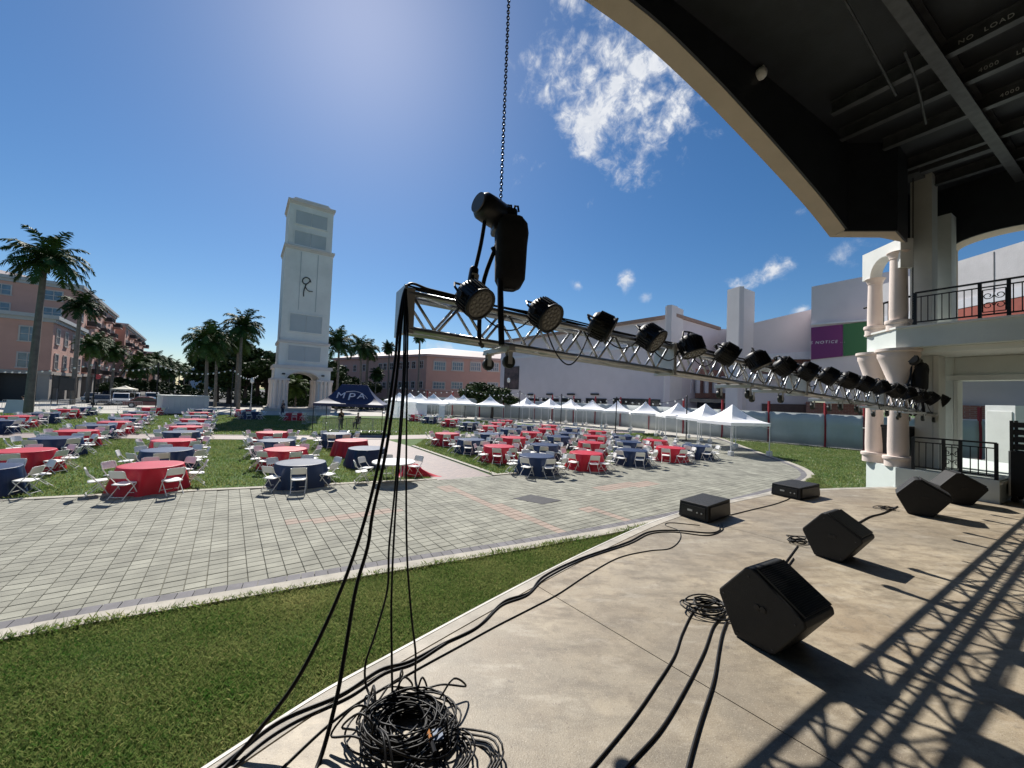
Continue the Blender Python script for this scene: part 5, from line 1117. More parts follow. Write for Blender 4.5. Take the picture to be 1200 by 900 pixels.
# people: one continuous skinned body, clothing as children
m_skin = mat('skin', (.35, .20, .14), .6); m_hair = mat('hair', (.02, .015, .012), .7)
def skin_obj(name, verts, edges, m, parent, sub=1):
    me = bpy.data.meshes.new(name); me.from_pydata([v[:3] for v in verts], edges, []); me.materials.append(m); o = bpy.data.objects.new(name, me); COL.objects.link(o); o.parent = parent
    sk = o.modifiers.new('skin', 'SKIN'); ly = me.skin_vertices[0] if me.skin_vertices else None
    if ly is None:
        bpy.context.view_layer.objects.active = o; ly = me.skin_vertices[0]
    for i, v in enumerate(verts): ly.data[i].radius = v[3] if isinstance(v[3], tuple) else (v[3], v[3]); ly.data[i].use_root = (i == 0)
    ss = o.modifiers.new('sub', 'SUBSURF'); ss.levels = sub; ss.render_levels = sub; return o
def person(loc, rz, lb, shirt, trouser, sit=False, arm=0.0, h=1.72):
    t = thing('person', lb, 'person', loc, rz); k = h / 1.72; z0 = -.38 if sit else 0
    hip = .92 + z0
    J = [(0, 0, hip, (.15, .11)), (0, .01, hip + .25, (.14, .10)), (0, 0, hip + .47, (.17, .11)), (0, 0, hip + .55, (.07, .07)), (0, .01, hip + .62, (.05, .05)), (0, .02, hip + .70, (.075, .09)), (0, .02, hip + .79, (.06, .075))]
    E_ = [(0, 1), (1, 2), (2, 3), (3, 4), (4, 5), (5, 6)]
    for s in (-1, 1):
        b = len(J)
        if sit: J += [(s * .1, .03, hip - .05, .085), (s * .12, .42, hip - .02, .065), (s * .12, .44, .08, .045), (s * .12, .56, .05, .035)]
        else: J += [(s * .1, 0, hip - .08, .09), (s * .12, .02, .48, .062), (s * .12, -.02, .09, .042), (s * .13, .11, .05, .036)]
        E_ += [(0, b), (b, b + 1), (b + 1, b + 2), (b + 2, b + 3)]; b = len(J)
        J += [(s * .2, 0, hip + .47, .06), (s * .25, -.03 + arm * .1, hip + .2, .045), (s * .24, .08 + arm * .2, hip - .02 + arm * .15, .033), (s * .24, .12 + arm * .25, hip - .1 + arm * .16, .03)]; E_ += [(2, b), (b, b + 1), (b + 1, b + 2), (b + 2, b + 3)]
        for q in range(4): J.append((s * (.225 + .011 * q), .14 + arm * .26, hip - .18 + arm * .15 + .006 * q, .010)); E_.append((b + 3, len(J) - 1))
        J.append((s * .205, .16 + arm * .26, hip - .12 + arm * .15, .011)); E_.append((b + 3, len(J) - 1))
    skin_obj('body', J, E_, m_skin, t)
    gr_ = lambda v, g: (v[0], v[1], v[2], tuple((r_ + g) for r_ in (v[3] if isinstance(v[3], tuple) else (v[3], v[3]))))
    sh = [J[0], J[1], J[2], J[7 + 4], J[7 + 5], J[7 + 13], J[7 + 14]]; sh = [gr_(v, .016) for v in sh]; skin_obj('shirt', sh, [(0, 1), (1, 2), (2, 3), (3, 4), (2, 5), (5, 6)], mat('shirt_%.2f_%.2f' % shirt[:2], shirt, .8), t)
    tr_ = [J[0], J[7], J[8], J[9], J[7 + 13 - 0], J[7 + 13 + 1], J[7 + 13 + 2]]
    b2 = 7 + 4 + 4 + 5; tr_ = [J[0], J[7], J[8], J[9], J[b2], J[b2 + 1], J[b2 + 2]]; tr_ = [gr_(v, .018) for v in tr_]; skin_obj('trousers', tr_, [(0, 1), (1, 2), (2, 3), (0, 4), (4, 5), (5, 6)], mat('trousers_%.2f_%.2f' % trouser[:2], trouser, .8), t)
    hz = hip + .78; MB().ball((0, -.005, hz), .098, 10, 7, (.85, 1.05, .85)).build('hair', m_hair, t, True, world=False)
    fc = MB(); fc.ball((0, .115, hip + .715), .018, 6, 4); fc.ball((.032, .10, hip + .745), .012, 6, 4); fc.ball((-.032, .10, hip + .745), .012, 6, 4); fc.box((0, .10, hip + .675), (.05, .012, .01)); fc.build('face', m_skin, t, world=False)
    t.scale = (k, k, k); return t
sh_loc = lambda c: c
def gp3(px, py): g = G(px, py); return (g.x, g.y, .0)
sp_ = [J for J in ()]
person(gp3(26, 487.5), 2.2, 'person in dark clothes standing by the white easel board', (.03, .03, .035), (.04, .04, .05), arm=.3)
person(gp3(35, 486.5), -.6, 'person in blue shirt and jeans wearing a cap by the easel board', (.05, .08, .16), (.05, .07, .13), arm=.4)
person(gp3(331, 486), 2.8, 'person in dark navy clothes standing at the tower pier', (.015, .02, .05), (.015, .02, .045))
person(gp3(419, 502), 3.0, 'person in black seated under the navy canopy tent', (.012, .012, .014), (.02, .02, .022), sit=True, arm=.6)
person(gp3(399, 504), 1.2, 'person in black standing at the barrier under the navy canopy', (.012, .012, .014), (.02, .02, .03), arm=.2)
# easel board
eb = G(15, 488); t = thing('sign_board', 'white slanted board leaning on an easel beside two people', 'board', (eb.x, eb.y, 0), .6); t.scale = (.75, .75, .8)
MB().add([(-.75, 0, .35), (.75, 0, .35), (.6, .3, 1.75), (-.6, .3, 1.75), (-.75, .05, .35), (.75, .05, .35), (.6, .35, 1.75), (-.6, .35, 1.75)], [(0, 1, 2, 3), (7, 6, 5, 4), (0, 4, 5, 1), (1, 5, 6, 2), (2, 6, 7, 3), (3, 7, 4, 0)]).build('panel', m_trl, t, world=False)
for x in (-.7, .7): MB().tube([(x, -.06, 0), (x * .85, .3, 1.75)], .03, 5).build('leg', m_trl, t, world=False)
MB().tube([(0, .9, 0), (0, .34, 1.6)], .03, 5).build('leg', m_trl, t, world=False)
# street lamp near the tower
lp_ = G(293.5, 480.5); t = thing('street_lamp', 'grey street lamp with white globe before the dark grove', 'street lamp', (lp_.x, lp_.y, 0)); MB().lathe([(.16, 0), (.16, .4), (.07, .5), (.05, 3.7), (.12, 3.8)], (0, 0, 0), 10).build('post', m_galv, t, world=False); MB().lathe([(.1, 3.8), (.24, 4.0), (.24, 4.4), (.1, 4.6)], (0, 0, 0), 10).build('lantern', m_bulb, t, world=False)
lq = G(594.5, 488); t = thing('street_lamp', 'black street lamp before the poster on the museum wall', 'street lamp', (lq.x, lq.y, 0)); MB().lathe([(.14, 0), (.14, .4), (.06, .5), (.05, 5.6), (.12, 5.7)], (0, 0, 0), 10).build('post', m_pole, t, world=False); MB().lathe([(.12, 5.7), (.26, 5.9), (.26, 6.3), (.1, 6.5)], (0, 0, 0), 10).build('lantern', m_bulb, t, world=False)
# signs and banners by the shop fronts
sg = D(115, 450, 55); t = thing('street_sign', 'red round street sign before the balcony building', 'sign', (sg.x, sg.y, 0)); MB().tube([(0, 0, 0), (0, 0, 4.4)], .06, 6).build('post', m_pole, t, world=False); MB().lathe([(.36, 0), (.36, .06)], (0, -.1, 3.9), 18, (.3, -1, 0)).build('disc', mat('sign_red', (.45, .05, .06), .5), t, world=False)
for k, (px, py) in enumerate(((62, 447), (69, 449))):
    q = D(px, py, 50); t = thing('vertical_flag', 'black flag hanging on a pole before the shop fronts', 'flag', (q.x, q.y, 0), .5, 'flags before the shops'); MB().tube([(0, 0, 0), (0, 0, q.z + 1)], .04, 5).build('pole', m_pole, t, world=False); MB().box((.75, 0, q.z - .1), (1.4, .04, 1.6)).build('cloth', m_darkfr, t, world=False)
# ================================================================== LIGHTING TRUSS OVER THE STAGE EDGE
m_alu = mat('aluminium', (.47, .49, .515), .38, .85, .15, 9, .08, 120); m_alup = mat('aluminium_plate', (.50, .50, .49), .45, .6, .12, 6)
TS = .31; TW = .20; T0 = Vector((-1.0, 3.38, 0)); TD = Vector((.8688, .4952, 0)); TN_ = Vector((.4952, -.8688, 0)); TL = 13.75; SLP = -.040; ZB0 = 3.755
def tpt(s, side, up): return T0 + TD * s + TN_ * (side * TW / 2) + Z3 * (ZB0 + SLP * s + up * TS)
truss = thing('lighting_truss', 'long aluminium box truss on casters hanging above the stage edge', 'truss', tuple(T0 + Z3 * ZB0))
joints = [0.0, 3.45, 6.9, 10.3, TL]
for a, b in zip(joints, joints[1:]):
    for sd in (-1, 1):
        for up in (0, 1): MB().tube([tpt(a + .03, sd, up), tpt(b - .03, sd, up)], .028, 10).build('chord', m_alu, truss, True)
    n = max(1, round((b - a) / .48)); st = (b - a - .12) / n
    for k in range(n):
        s0, s1 = a + .06 + k * st, a + .06 + (k + 1) * st; sm_ = (s0 + s1) / 2
        for sd in (-1, 1):
            MB().tube([tpt(s0, sd, 1), tpt(sm_, sd, 0)], .0145, 6).build('brace', m_alu, truss, True); MB().tube([tpt(sm_, sd, 0), tpt(s1, sd, 1)], .0145, 6).build('brace', m_alu, truss, True)
        for up in (0, 1): MB().tube([tpt(s0, -1 if k % 2 else 1, up), tpt(s1, 1 if k % 2 else -1, up)], .0145, 6).build('brace', m_alu, truss, True)
for i, s in enumerate(joints):
    for o_ in ((-.012, .02) if 0 < i < len(joints) - 1 else (0,)):
        c = T0 + TD * (s + o_) + Z3 * (ZB0 + SLP * s + TS / 2); MB().obox(c, TD, TN_, Z3, (.022, TW + .12, TS + .11)).build('end_plate', m_alup, truss, bevel=.006)
c = T0 + TD * .05 + TN_ * (TW / 2 + .0) + Z3 * (ZB0 + TS / 2); MB().obox(c, TD, TN_, Z3, (.075, .05, TS + .08)).build('end_bracket', m_alup, truss)
m_wheel = mat('caster_wheel', (.018, .026, .024), .5); m_rub = mat('black_rubber', (.015, .015, .016), .6)
def caster(parent, c):
    f = MB(); f.obox(c + Z3 * .03, TD, TN_, Z3, (.09, .09, .02)); f.obox(c - Z3 * .035 + TN_ * .03, TD, TN_, Z3, (.045, .006, .12)); f.obox(c - Z3 * .035 - TN_ * .03, TD, TN_, Z3, (.045, .006, .12)); o = f.build('caster', m_alup, parent)
    MB().lathe([(.02, -.022), (.06, -.022), (.064, 0), (.06, .022), (.02, .022)], c - Z3 * .075, 16, TN_).build('wheel', m_wheel, o, 'auto')
for s in (.98, 5.0, 5.9, 8.0, 8.7, 10.2, 10.9, 12.4, 13.2):
    zb = ZB0 + SLP * s - .055; c = T0 + TD * s + Z3 * zb; br = MB().obox(c, TD, TN_, Z3, (.07, TW + .36, .05)).build('caster_bar', m_alup, truss, bevel=.005)
    for sd in (-1, 1): caster(br, c + TN_ * (sd * (TW / 2 + .12)) - Z3 * .05)
# ------------------------------------------------------------------ par lamps clamped on the near top tube
m_can = mat('lamp_housing', (.010, .010, .011), .5, 0, .2, 8); m_lens = mat('lamp_lens', (.07, .07, .065), .25, 0, .2, 30); m_cell = mat('lamp_cell', (.16, .155, .145), .2, 0, .2, 20)
def lamp_meshes():
    hs = MB().lathe([(.07, -.15), (.12, -.145), (.15, -.11), (.165, -.04), (.165, .11), (.175, .115), (.175, .135), (.15, .137), (.15, .118), (.02, .118)], (0, 0, 0), 32)
    fn = MB()
    for k in range(28):
        a = 2 * math.pi * k / 28; u = Vector((math.cos(a), math.sin(a), 0)); w = Vector((-u.y, u.x, 0)); fn.obox(u * .163 + Z3 * .0, u, w, Z3, (.028, .010, .17))
    ln = MB().lathe([(.149, .121), (.147, .127), (.02, .129)], (0, 0, 0), 28); ce = MB()
    for r_, n_, o_ in ((0, 1, 0), (.052, 6, 0), (.105, 12, .26)):
        for k in range(n_):
            a = 2 * math.pi * k / n_ + o_; ce.lathe([(.021, .128), (.019, .134), (.006, .137)], (r_ * math.cos(a), r_ * math.sin(a), 0), 8)
    return [('housing', hs, m_can), ('cooling_fins', fn, m_can), ('lens', ln, m_lens), ('lens_cells', ce, m_cell)]
LM = []
for nm, mb, mm in lamp_meshes():
    me = mb.mesh(nm); me.materials.append(mm); LM.append((nm, me))
LM[0][1].shade_smooth()
from mathutils import Quaternion
ORDL = ORD + ['eleventh', 'twelfth', 'thirteenth', 'fourteenth', 'fifteenth', 'sixteenth', 'seventeenth', 'eighteenth']; lrd = random.Random(4); lamp_s = [.56 + .765 * k for k in range(18)]
aims = [(.70, -.42, -.58), (.68, -.48, -.50), (.80, -.28, -.50), (.66, -.52, -.52), (.30, -.25, -.92), (.72, -.30, -.60), (.35, -.25, -.90), (.62, -.25, -.72)]
for k, s in enumerate(lamp_s):
    base = tpt(s, 1, 1); aim = Vector(aims[k % 8]).normalized(); aim = (aim + Vector((lrd.uniform(-.12, .12), lrd.uniform(-.1, .1), lrd.uniform(-.1, .1)))).normalized()
    c = base + TN_ * .15 + Z3 * .03 + TD * .02
    lb = 'black par lamp clamped on the truss, ' + f'{ORDL[k]} from the plated end'; t = thing('stage_lamp', lb, 'stage lamp', tuple(c), 0, 'par lamps along the truss')
    Q = Vector((0, 0, 1)).rotation_difference(aim); head = None
    for nm, me in LM:
        o = inst(nm, me, t); o.rotation_euler = Q.to_euler(); o.scale = (.88, .88, .88)
    ax = aim.cross(Z3).normalized(); up_ = (Z3 - aim * Z3.dot(aim)).normalized(); yk = MB(); q0 = base + TN_ * .045
    for sd in (-1, 1): yk.tube([c + ax * (sd * .172), c + ax * (sd * .17) - aim * .10 + up_ * .02, c + ax * (sd * .12) - aim * .18 + up_ * .03, c - aim * .185 + up_ * .035], .011, 6)
    yk.tube([c - aim * .185 + up_ * .035, q0 + Z3 * .03], .014, 6)
    for sd in (-1, 1): yk.lathe([(.03, 0), (.03, .03)], c + ax * (sd * .15), 8, ax * sd)
    yk.build('yoke', m_can, t); cl_ = MB().lathe([(.032, -.028), (.052, -.028), (.052, .028), (.032, .028)], base, 12, TD + Z3 * SLP); cl_.obox(base + TN_ * .06 + Z3 * .01, TD, TN_, Z3, (.05, .05, .035)); cl_.build('clamp', m_can, t)
# cable loops along the truss
m_cab = mat('black_cable', (.007, .007, .008), .5, 0, .2, 12, spec=.35); cb = random.Random(8)
for k in range(len(lamp_s) - 1):
    a, b = tpt(lamp_s[k] + .06, 1, 1) + TN_ * .06, tpt(lamp_s[k + 1] - .05, 1, 1) + TN_ * .05; sag = cb.uniform(.12, .42) if k != 3 else .2
    if k == 1: sag = .43
    mid = (a + b) / 2 - Z3 * sag + TN_ * cb.uniform(-.02, .05); o = MB().tube(crom([a, a.lerp(mid, .5) - Z3 * sag * .22, mid, b.lerp(mid, .5) - Z3 * sag * .22, b], 5), .0075, 5).build('jumper_cable', m_cab, None, loc=tuple(a)); tag(o, f'black jumper cable looping between the {ORDL[k]} and {ORDL[k + 1]} truss lamps', 'cable', 'jumper cables on the truss')
for off, dz in ((.0, .045), (.03, .06), (-.03, .05)):
    pts = [tpt(s, .9 + off * 2, 1) + Z3 * (dz + .01 * math.sin(s * 3 + off * 90)) for s in [x * .45 for x in range(0, 31)]]; o = MB().tube(crom(pts, 2), .0085, 5).build('multicore_cable', m_cab, None, loc=tuple(pts[0])); tag(o, 'black power cable taped along the top tube of the truss', 'cable', 'cables along the truss top')
# ------------------------------------------------------------------ chain hoists
m_hoist = mat('hoist_black', (.012, .013, .016), .45, 0, .25, 10); m_bag = mat('chain_bag', (.008, .009, .012), .8, 0, .25, 14, .3, 60)
def hoist(origin, label, ztop, px=0, dimx=cr.copy()):
    """origin: point on the truss axis under the hook"""
    O = Vector(origin); t = thing('chain_hoist', label, 'chain hoist', tuple(O), 0, 'chain hoists'); X = Vector((.97, .2, 0)).normalized(); Yv = Vector((-.2, .97, 0)).normalized()
    P = lambda x, y, z: O + X * x + Yv * y + Z3 * z
    MB().lathe([(.06, -.02), (.11, 0), (.135, .03), (.14, .10), (.14, .30), (.12, .33), (.09, .35)], P(-.20, -.10, 1.32), 24, X * .85 + Yv * .5 + Z3 * -.16).build('motor', m_hoist, t, 'auto')
    gb = MB(); gb.obox(P(.06, .02, 1.22), X, Yv, Z3, (.24, .24, .24)); gb.obox(P(.17, .02, 1.18), X, Yv, Z3, (.16, .2, .2)); gb.build('gearbox', m_hoist, t, bevel=.03)
    cap = MB().lathe([(.10, 0), (.10, .012)], P(-.215, -.112, 1.325), 20, X * -.85 - Yv * .5 + Z3 * .16); cap.build('motor_end_cap', mat('hoist_grey', (.10, .10, .105), .5), t)
    for x in (.0, .08, .15): MB().tube([P(x, -.03, 1.33), P(x + .01, -.03, 1.385), P(x + .04, -.03, 1.385), P(x + .05, -.03, 1.33)], .012, 6).build('lug', m_hoist, t)
    bag = MB(); vs = []; prof = [(1.24, .10, .10), (1.18, .15, .13), (1.08, .165, .14), (.95, .155, .13), (.75, .15, .13), (.62, .145, .125), (.55, .11, .10), (.52, .06, .06)]
    for z, hx, hy in prof:
        for k in range(16):
            a = 2 * math.pi * k / 16; sx, sy = math.cos(a), math.sin(a); e = .55; vs.append(P(.13 + hx * abs(sx) ** e * (1 if sx > 0 else -1), -.05 + hy * abs(sy) ** e * (1 if sy > 0 else -1), z))
    n = len(prof); bag.add(vs, [(i * 16 + k, i * 16 + (k + 1) % 16, (i + 1) * 16 + (k + 1) % 16, (i + 1) * 16 + k) for i in range(n - 1) for k in range(16)] + [tuple(range(16)), tuple((n - 1) * 16 + k for k in range(15, -1, -1))]); bag.build('chain_bag', m_bag, t, True)
    MB().tube(crom([P(-.14, -.06, 1.2), P(-.17, -.06, .95), P(-.21, -.04, .72)], 4), .02, 7).build('control_cable', m_cab, t)
    cn = MB().lathe([(.03, 0), (.045, .02), (.05, .10), (.045, .2), (.03, .22)], P(-.24, -.04, .50), 12, (.08, 0, 1)); cn.build('connector', m_hoist, t, 'auto'); MB().lathe([(.05, .0), (.052, .045)], P(-.227, -.04, .60), 12, (.08, 0, 1)).build('tape_band', mat('tape', (.45, .43, .38), .6), t)
    sl_ = MB(); 
    for s in (-1, 1):
        sl_.tube(crom([P(.0, 0, 1.0), P(s * .09 - .03, s * .05, .62), P(s * .13 - .03, s * .13, .28), P(s * .14 - .02, s * .17, .0), P(s * .12, s * .1, -.06)], 4), .022, 7)
    sl_.tube([P(.02, -.05, 1.0), P(.03, -.17, .3), P(.05, -.2, -.05)], .03, 7); sl_.build('sling', m_cab, t)
    hk = MB().tube(crom([P(0, 0, 1.15), P(.0, 0, 1.02), P(.03, 0, .98), P(.03, 0, .93), P(-.02, 0, .91), P(-.05, 0, .95)], 4), .02, 7); hk.build('hook', m_hoist, t)
    lk = []; zc = 1.32; a = P(.02, .02, 0); ring = MB()
    k = 0
    while O.z + zc < ztop:
        w = X if k % 2 else Yv; ring2 = [P(.02, .02, zc) + w * (.013 * math.cos(q)) + Z3 * (.021 * math.sin(q) + .02) for q in [i * math.pi / 4 for i in range(8)]]; ring.tube(ring2 + [ring2[0]], .006, 4, cap=False); zc += .031; k += 1
    ring.build('chain', m_hoist, t); return t
hoist(T0 + TD * .92 + Z3 * (ZB0 + SLP * .86 + .02), 'black chain hoist with hanging chain bag at the near truss end', 9.2)
hoist(T0 + TD * 12.6 + Z3 * (ZB0 + SLP * 12.6 - .05), 'black chain hoist in front of the stage house columns', 9.2)
for s in (.92, 12.6):
    p = T0 + TD * s; q = MB().obox(p + Z3 * 9.28, TD, TN_, Z3, (.2, 3.0, .22)).build('ceiling_beam', m_steel, house)
    MB().obox(p + Z3 * 9.27, TD, TN_, Z3, (.5, .3, .24)).build('hoist_bracket', m_steel, house)
# ------------------------------------------------------------------ cables hanging from the truss end
def gs(px, py, dz=.0): g = G(px, py, ST); g.z += dz; return g
e0 = tpt(.02, 1, 1) + TN_ * .03 + Z3 * .03; e1 = tpt(.0, 1, 1) - TD * .06 + TN_ * .05 + Z3 * .02; e2 = tpt(-.05, 1, 0) + TN_ * .04 - TD * .03
def hang(path, y_end, r, lb, tail):
    """path: points on the way down, depth falling from the truss end to the floor contact"""
    y0, y1 = path[0][1], path[-1][1]; pts = [tpt(.55, 1, 1) + Z3 * .06, tpt(.22, 1, 1) + Z3 * .07, e0 + Z3 * .03]
    for px, py in path: pts.append(D(px, py, 3.14 + (y_end - 3.14) * (py - y0) / (y1 - y0)))
    o = MB().tube(crom(pts + tail, 7), r, 6).build('hanging_cable', m_cab, None, True, loc=tuple(e0)); tag(o, lb, 'cable', 'cables hanging from the truss end')
a = gs(268, 896, .012); hang([(468, 372), (462, 430), (448, 520), (430, 600), (400, 690), (352, 790), (300, 860), (268, 895)], a.y, .0115, 'thick black cable slanting from truss end to the stage edge', [gs(225, 935, .012), gs(150, 1000, .012)])
a = gs(374, 894, .012); hang([(471, 372), (465, 440), (452, 530), (437, 600), (431, 640), (417, 690), (405, 760), (394, 820), (374, 893)], a.y, .0115, 'second thick black cable bowing from truss end to the stage', [gs(350, 935, .012), gs(300, 1000, .012)])
a = gs(446, 815, .06); hang([(474, 372), (472, 450), (463, 570), (456, 640), (454, 690), (440, 742), (428, 780), (432, 812)], a.y, .007, 'thin black cable bulging left above the cable pile', [gs(455, 845, .05)])
a = gs(460, 830, .08); hang([(476, 374), (474, 450), (464, 590), (459, 690), (459, 760), (461, 826)], a.y, .007, 'thin straight black cable dropping into the cable pile', [gs(470, 850, .05)])
a = gs(487, 800, .08); hang([(478, 376), (477, 450), (476, 560), (477, 650), (482, 720), (487, 765), (487, 798)], a.y, .007, 'thin black cable dropping to the far side of the cable pile', [gs(495, 830, .05)])
# cable pile
pile_c = gs(480, 856); pr2 = random.Random(12); pl = MB()
for k in range(36):
    cx = pile_c.x + pr2.gauss(0, .035); cy = pile_c.y + pr2.gauss(0, .025); rx = pr2.uniform(.12, .25); ry = rx * pr2.uniform(.65, .95); ph = pr2.uniform(0, 6.28); tilt = pr2.uniform(-.18, .18); z0 = ST + .01 + .11 * (k / 36) * pr2.uniform(.4, 1); pts = []
    n = 30; turns = pr2.uniform(.85, 1.15)
    for i in range(n + 1):
        a = ph + 2 * math.pi * turns * i / n; w = 1 + .05 * math.sin(3 * a + ph); pts.append((cx + rx * w * math.cos(a), cy + ry * w * math.sin(a), max(ST + .008, z0 + tilt * rx * math.cos(a * 1.0) + .015 * math.sin(2 * a + k))))
    pl.tube(pts, pr2.choice((.0045, .0055, .006)), 5)
for k in range(14):
    a = pr2.uniform(0, 6.28); p0 = Vector((pile_c.x + .2 * math.cos(a), pile_c.y + .16 * math.sin(a), ST + .09)); b = a + pr2.uniform(-1, 1); ext = pr2.uniform(.26, .44)
    p1 = Vector((pile_c.x + ext * math.cos(b), pile_c.y + ext * .8 * math.sin(b), ST + pr2.uniform(.008, .07))); p2 = Vector((pile_c.x + .25 * math.cos(b + .8), pile_c.y + .2 * math.sin(b + .8), ST + .05)); pl.tube(crom([p0, (p0 + p1) / 2 + Z3 * .08, p1, (p1 + p2) / 2 + Z3 * .03, p2], 6), .006, 5)
for bx, by in ((548, 892), (515, 888)):
    for k in range(4):
        c = gs(bx, by); r_ = .12 + .02 * k; pts = [(c.x + r_ * math.cos(i * .3), c.y + r_ * .8 * math.sin(i * .3), ST + .008 + .012 * k + .01 * math.sin(i)) for i in range(22)]; pl.tube(pts, .006, 5)
pile = thing('cable_pile', 'tangled heap of thin black cables on the concrete stage', 'cable heap', (pile_c.x, pile_c.y, ST)); pl.build('cables', m_cab, pile, True)
tg = gs(512, 884, .1); MB().obox(tg, Vector((.9, .3, 0)).normalized(), Vector((-.3, .9, 0)).normalized(), Z3, (.05, .07, .006)).build('blue_tag', mat('blue_tag', (.02, .06, .14), .5), pile)
for px, py in ((500, 884),): c = gs(px, py, .12); MB().tube([c, c + Vector((.03, -.05, -.015))], .010, 8).build('connector', mat('orange_connector', (.5, .2, .05), .5), pile); MB().tube([c + Vector((.03, -.05, -.015)), c + Vector((.055, -.09, -.03))], .012, 8).build('connector', m_hoist, pile)
# cables on the stage floor
def floor_cable(pts, r, lb, grp='cables on the stage floor'):
    P = crom([gs(a, b, r) for a, b in pts], 8); o = MB().tube(P, r, 6).build('stage_cable', m_cab, None, True, loc=tuple(P[0])); tag(o, lb, 'cable', grp)
floor_cable([(150, 985), (270, 890), (330, 845), (400, 815), (445, 786), (480, 776), (520, 755), (560, 735), (590, 706), (620, 695), (637, 676), (680, 655), (735, 636), (760, 624), (790, 622), (830, 625), (843, 622), (842, 616)], .0085, 'thick black cable running along the stage edge to the near low box')
floor_cable([(190, 985), (285, 890), (340, 850), (410, 817), (450, 790), (485, 778), (525, 753), (563, 733), (588, 710), (618, 698), (640, 678), (684, 656), (737, 638), (762, 626), (790, 624), (828, 628), (846, 622), (846, 615)], .007, 'second black cable beside the thick one along the stage edge')
floor_cable([(300, 930), (400, 838), (480, 790), (540, 757), (580, 735), (625, 712), (655, 696), (690, 673), (725, 654), (760, 646), (785, 643), (797, 632), (795, 622), (780, 616), (786, 613), (820, 616)], .0055, 'thin black cable looping wide before the near low box')
floor_cable([(856, 604), (880, 598), (905, 592), (920, 587), (926, 584)], .008, 'black cable linking the two low boxes')
floor_cable([(520, 1350), (590, 1060), (640, 960), (690, 905), (740, 845), (768, 805), (790, 770), (800, 742), (815, 715), (838, 706)], .007, 'black cable curving from the big wedge to the stage front, leftmost'); floor_cable([(560, 1400), (640, 1060), (690, 960), (735, 900), (775, 855), (805, 805), (825, 765), (836, 735), (848, 722)], .008, 'middle black cable leading from the big wedge'); floor_cable([(740, 1400), (775, 1060), (792, 960), (806, 900), (820, 850), (836, 800), (842, 765), (846, 745), (852, 728)], .009, 'black cable leading from the big wedge nearest its shadow')
for cx_, cy_, n, sc, lb in ((830, 716, 8, 1.0, 'knot of black cables behind the big wedge'), (936, 636, 6, .9, 'knot of black cables behind the second wedge'), (1040, 597, 4, .8, 'knot of black cables behind the third wedge')):
    c = gs(cx_, cy_); kb = MB(); kr = random.Random(cx_)
    for k in range(n):
        r_ = kr.uniform(.05, .14) * sc; ox, oy = kr.uniform(-.1, .06), kr.uniform(-.05, .06); ph = kr.uniform(0, 6); kb.tube([(c.x + ox + r_ * 1.6 * math.cos(i * .35 + ph), c.y + oy + r_ * math.sin(i * .35 + ph), ST + .01 + .02 * k * .5 + .012 * math.sin(i * .7)) for i in range(19)], .007, 5)
    o = kb.build('cable_knot', m_cab, None, True, loc=tuple(c)); tag(o, lb, 'cable')
floor_cable([(1005, 614), (1020, 606), (1035, 602), (1052, 594)], .012, 'black cable from second to third wedge'); floor_cable([(930, 655), (920, 668), (912, 672), (935, 640)], .008, 'short black cable loop between the wedges')
# ------------------------------------------------------------------ monitor wedges and low boxes
m_spk = mat('speaker_black', (.0065, .007, .008), .6, 0, .25, 18, .25, 160); m_gril = mat('speaker_grille', (.018, .018, .02), .45, .3, .2, 30)
m_screw = mat('dark_screw', (.06, .06, .065), .5, .3)
def wedge(anchor, yaw, k, lb, w=.52):
    t = thing('monitor_wedge', lb, 'speaker', (anchor.x, anchor.y, ST), yaw, 'monitor wedges on the stage')
    pf = [(.02, .0), (.33, .0), (.37, .02), (.60, .36), (.59, .41), (.17, .675), (.11, .665), (-.14, .36), (-.135, .32)]; pf = [(a * k, z * k + .006) for a, z in pf]; Yv = Vector((0, 1, 0))
    MB().vprism((0, 0, 0), Vector((1, 0, 0)), pf, Yv, w * k).build('cabinet', m_spk, t, bevel=.012, world=False)
    a, b = Vector((pf[4][0], 0, pf[4][1])), Vector((pf[5][0], 0, pf[5][1])); d_ = (b - a).normalized(); nrm = Vector((-d_.z, 0, d_.x)) * -1; nrm = nrm if nrm.z > 0 else -nrm; L = (b - a).length; c = (a + b) / 2 + Yv * (w * k / 2) + nrm * .012
    g = MB().obox(c, d_, Yv, nrm, (L * .92, w * k * .9, .016)).build('grille', m_gril, t, world=False)
    rb = MB()
    for i in range(26): rb.obox(c + d_ * (L * .88 * (i / 25 - .5)) + nrm * .010, d_, Yv, nrm, (.004, w * k * .86, .006))
    rb.build('grille_ribs', m_gril, g, world=False)
    for px_ in (.22, .27): MB().lathe([(.022, 0), (.022, .006), (.012, .007)], (px_ * k, -.001, .36 * k), 12, (0, -1, 0)).build('pole_socket', m_can, t, world=False)
    for p in ((.05, .05), (.35, .06), (.52, .36), (.14, .6), (-.09, .35)): MB().lathe([(.006, 0), (.006, .003), (.002, .004)], (p[0] * k, -.001, p[1] * k), 8, (0, -1, 0)).build('screw', m_screw, t, world=False)
    MB().box((-.03 * k, w * k / 2, .2 * k), (.02, .14, .08)).build('connector_plate', m_can, t, world=False)
    return t
yw = math.atan2(-.8688, .4952)
wedge(gs(858, 744), yw, .86, 'biggest black monitor wedge beside the knot of cables'); wedge(gs(952, 650), yw + .05, .82, 'second black monitor wedge along the stage from the biggest one'); wedge(gs(1062, 602), yw + .30, .95, 'third black monitor wedge beside the farthest one'); wedge(gs(1112, 590), yw + .55, .95, 'farthest black monitor wedge near the iron railing')
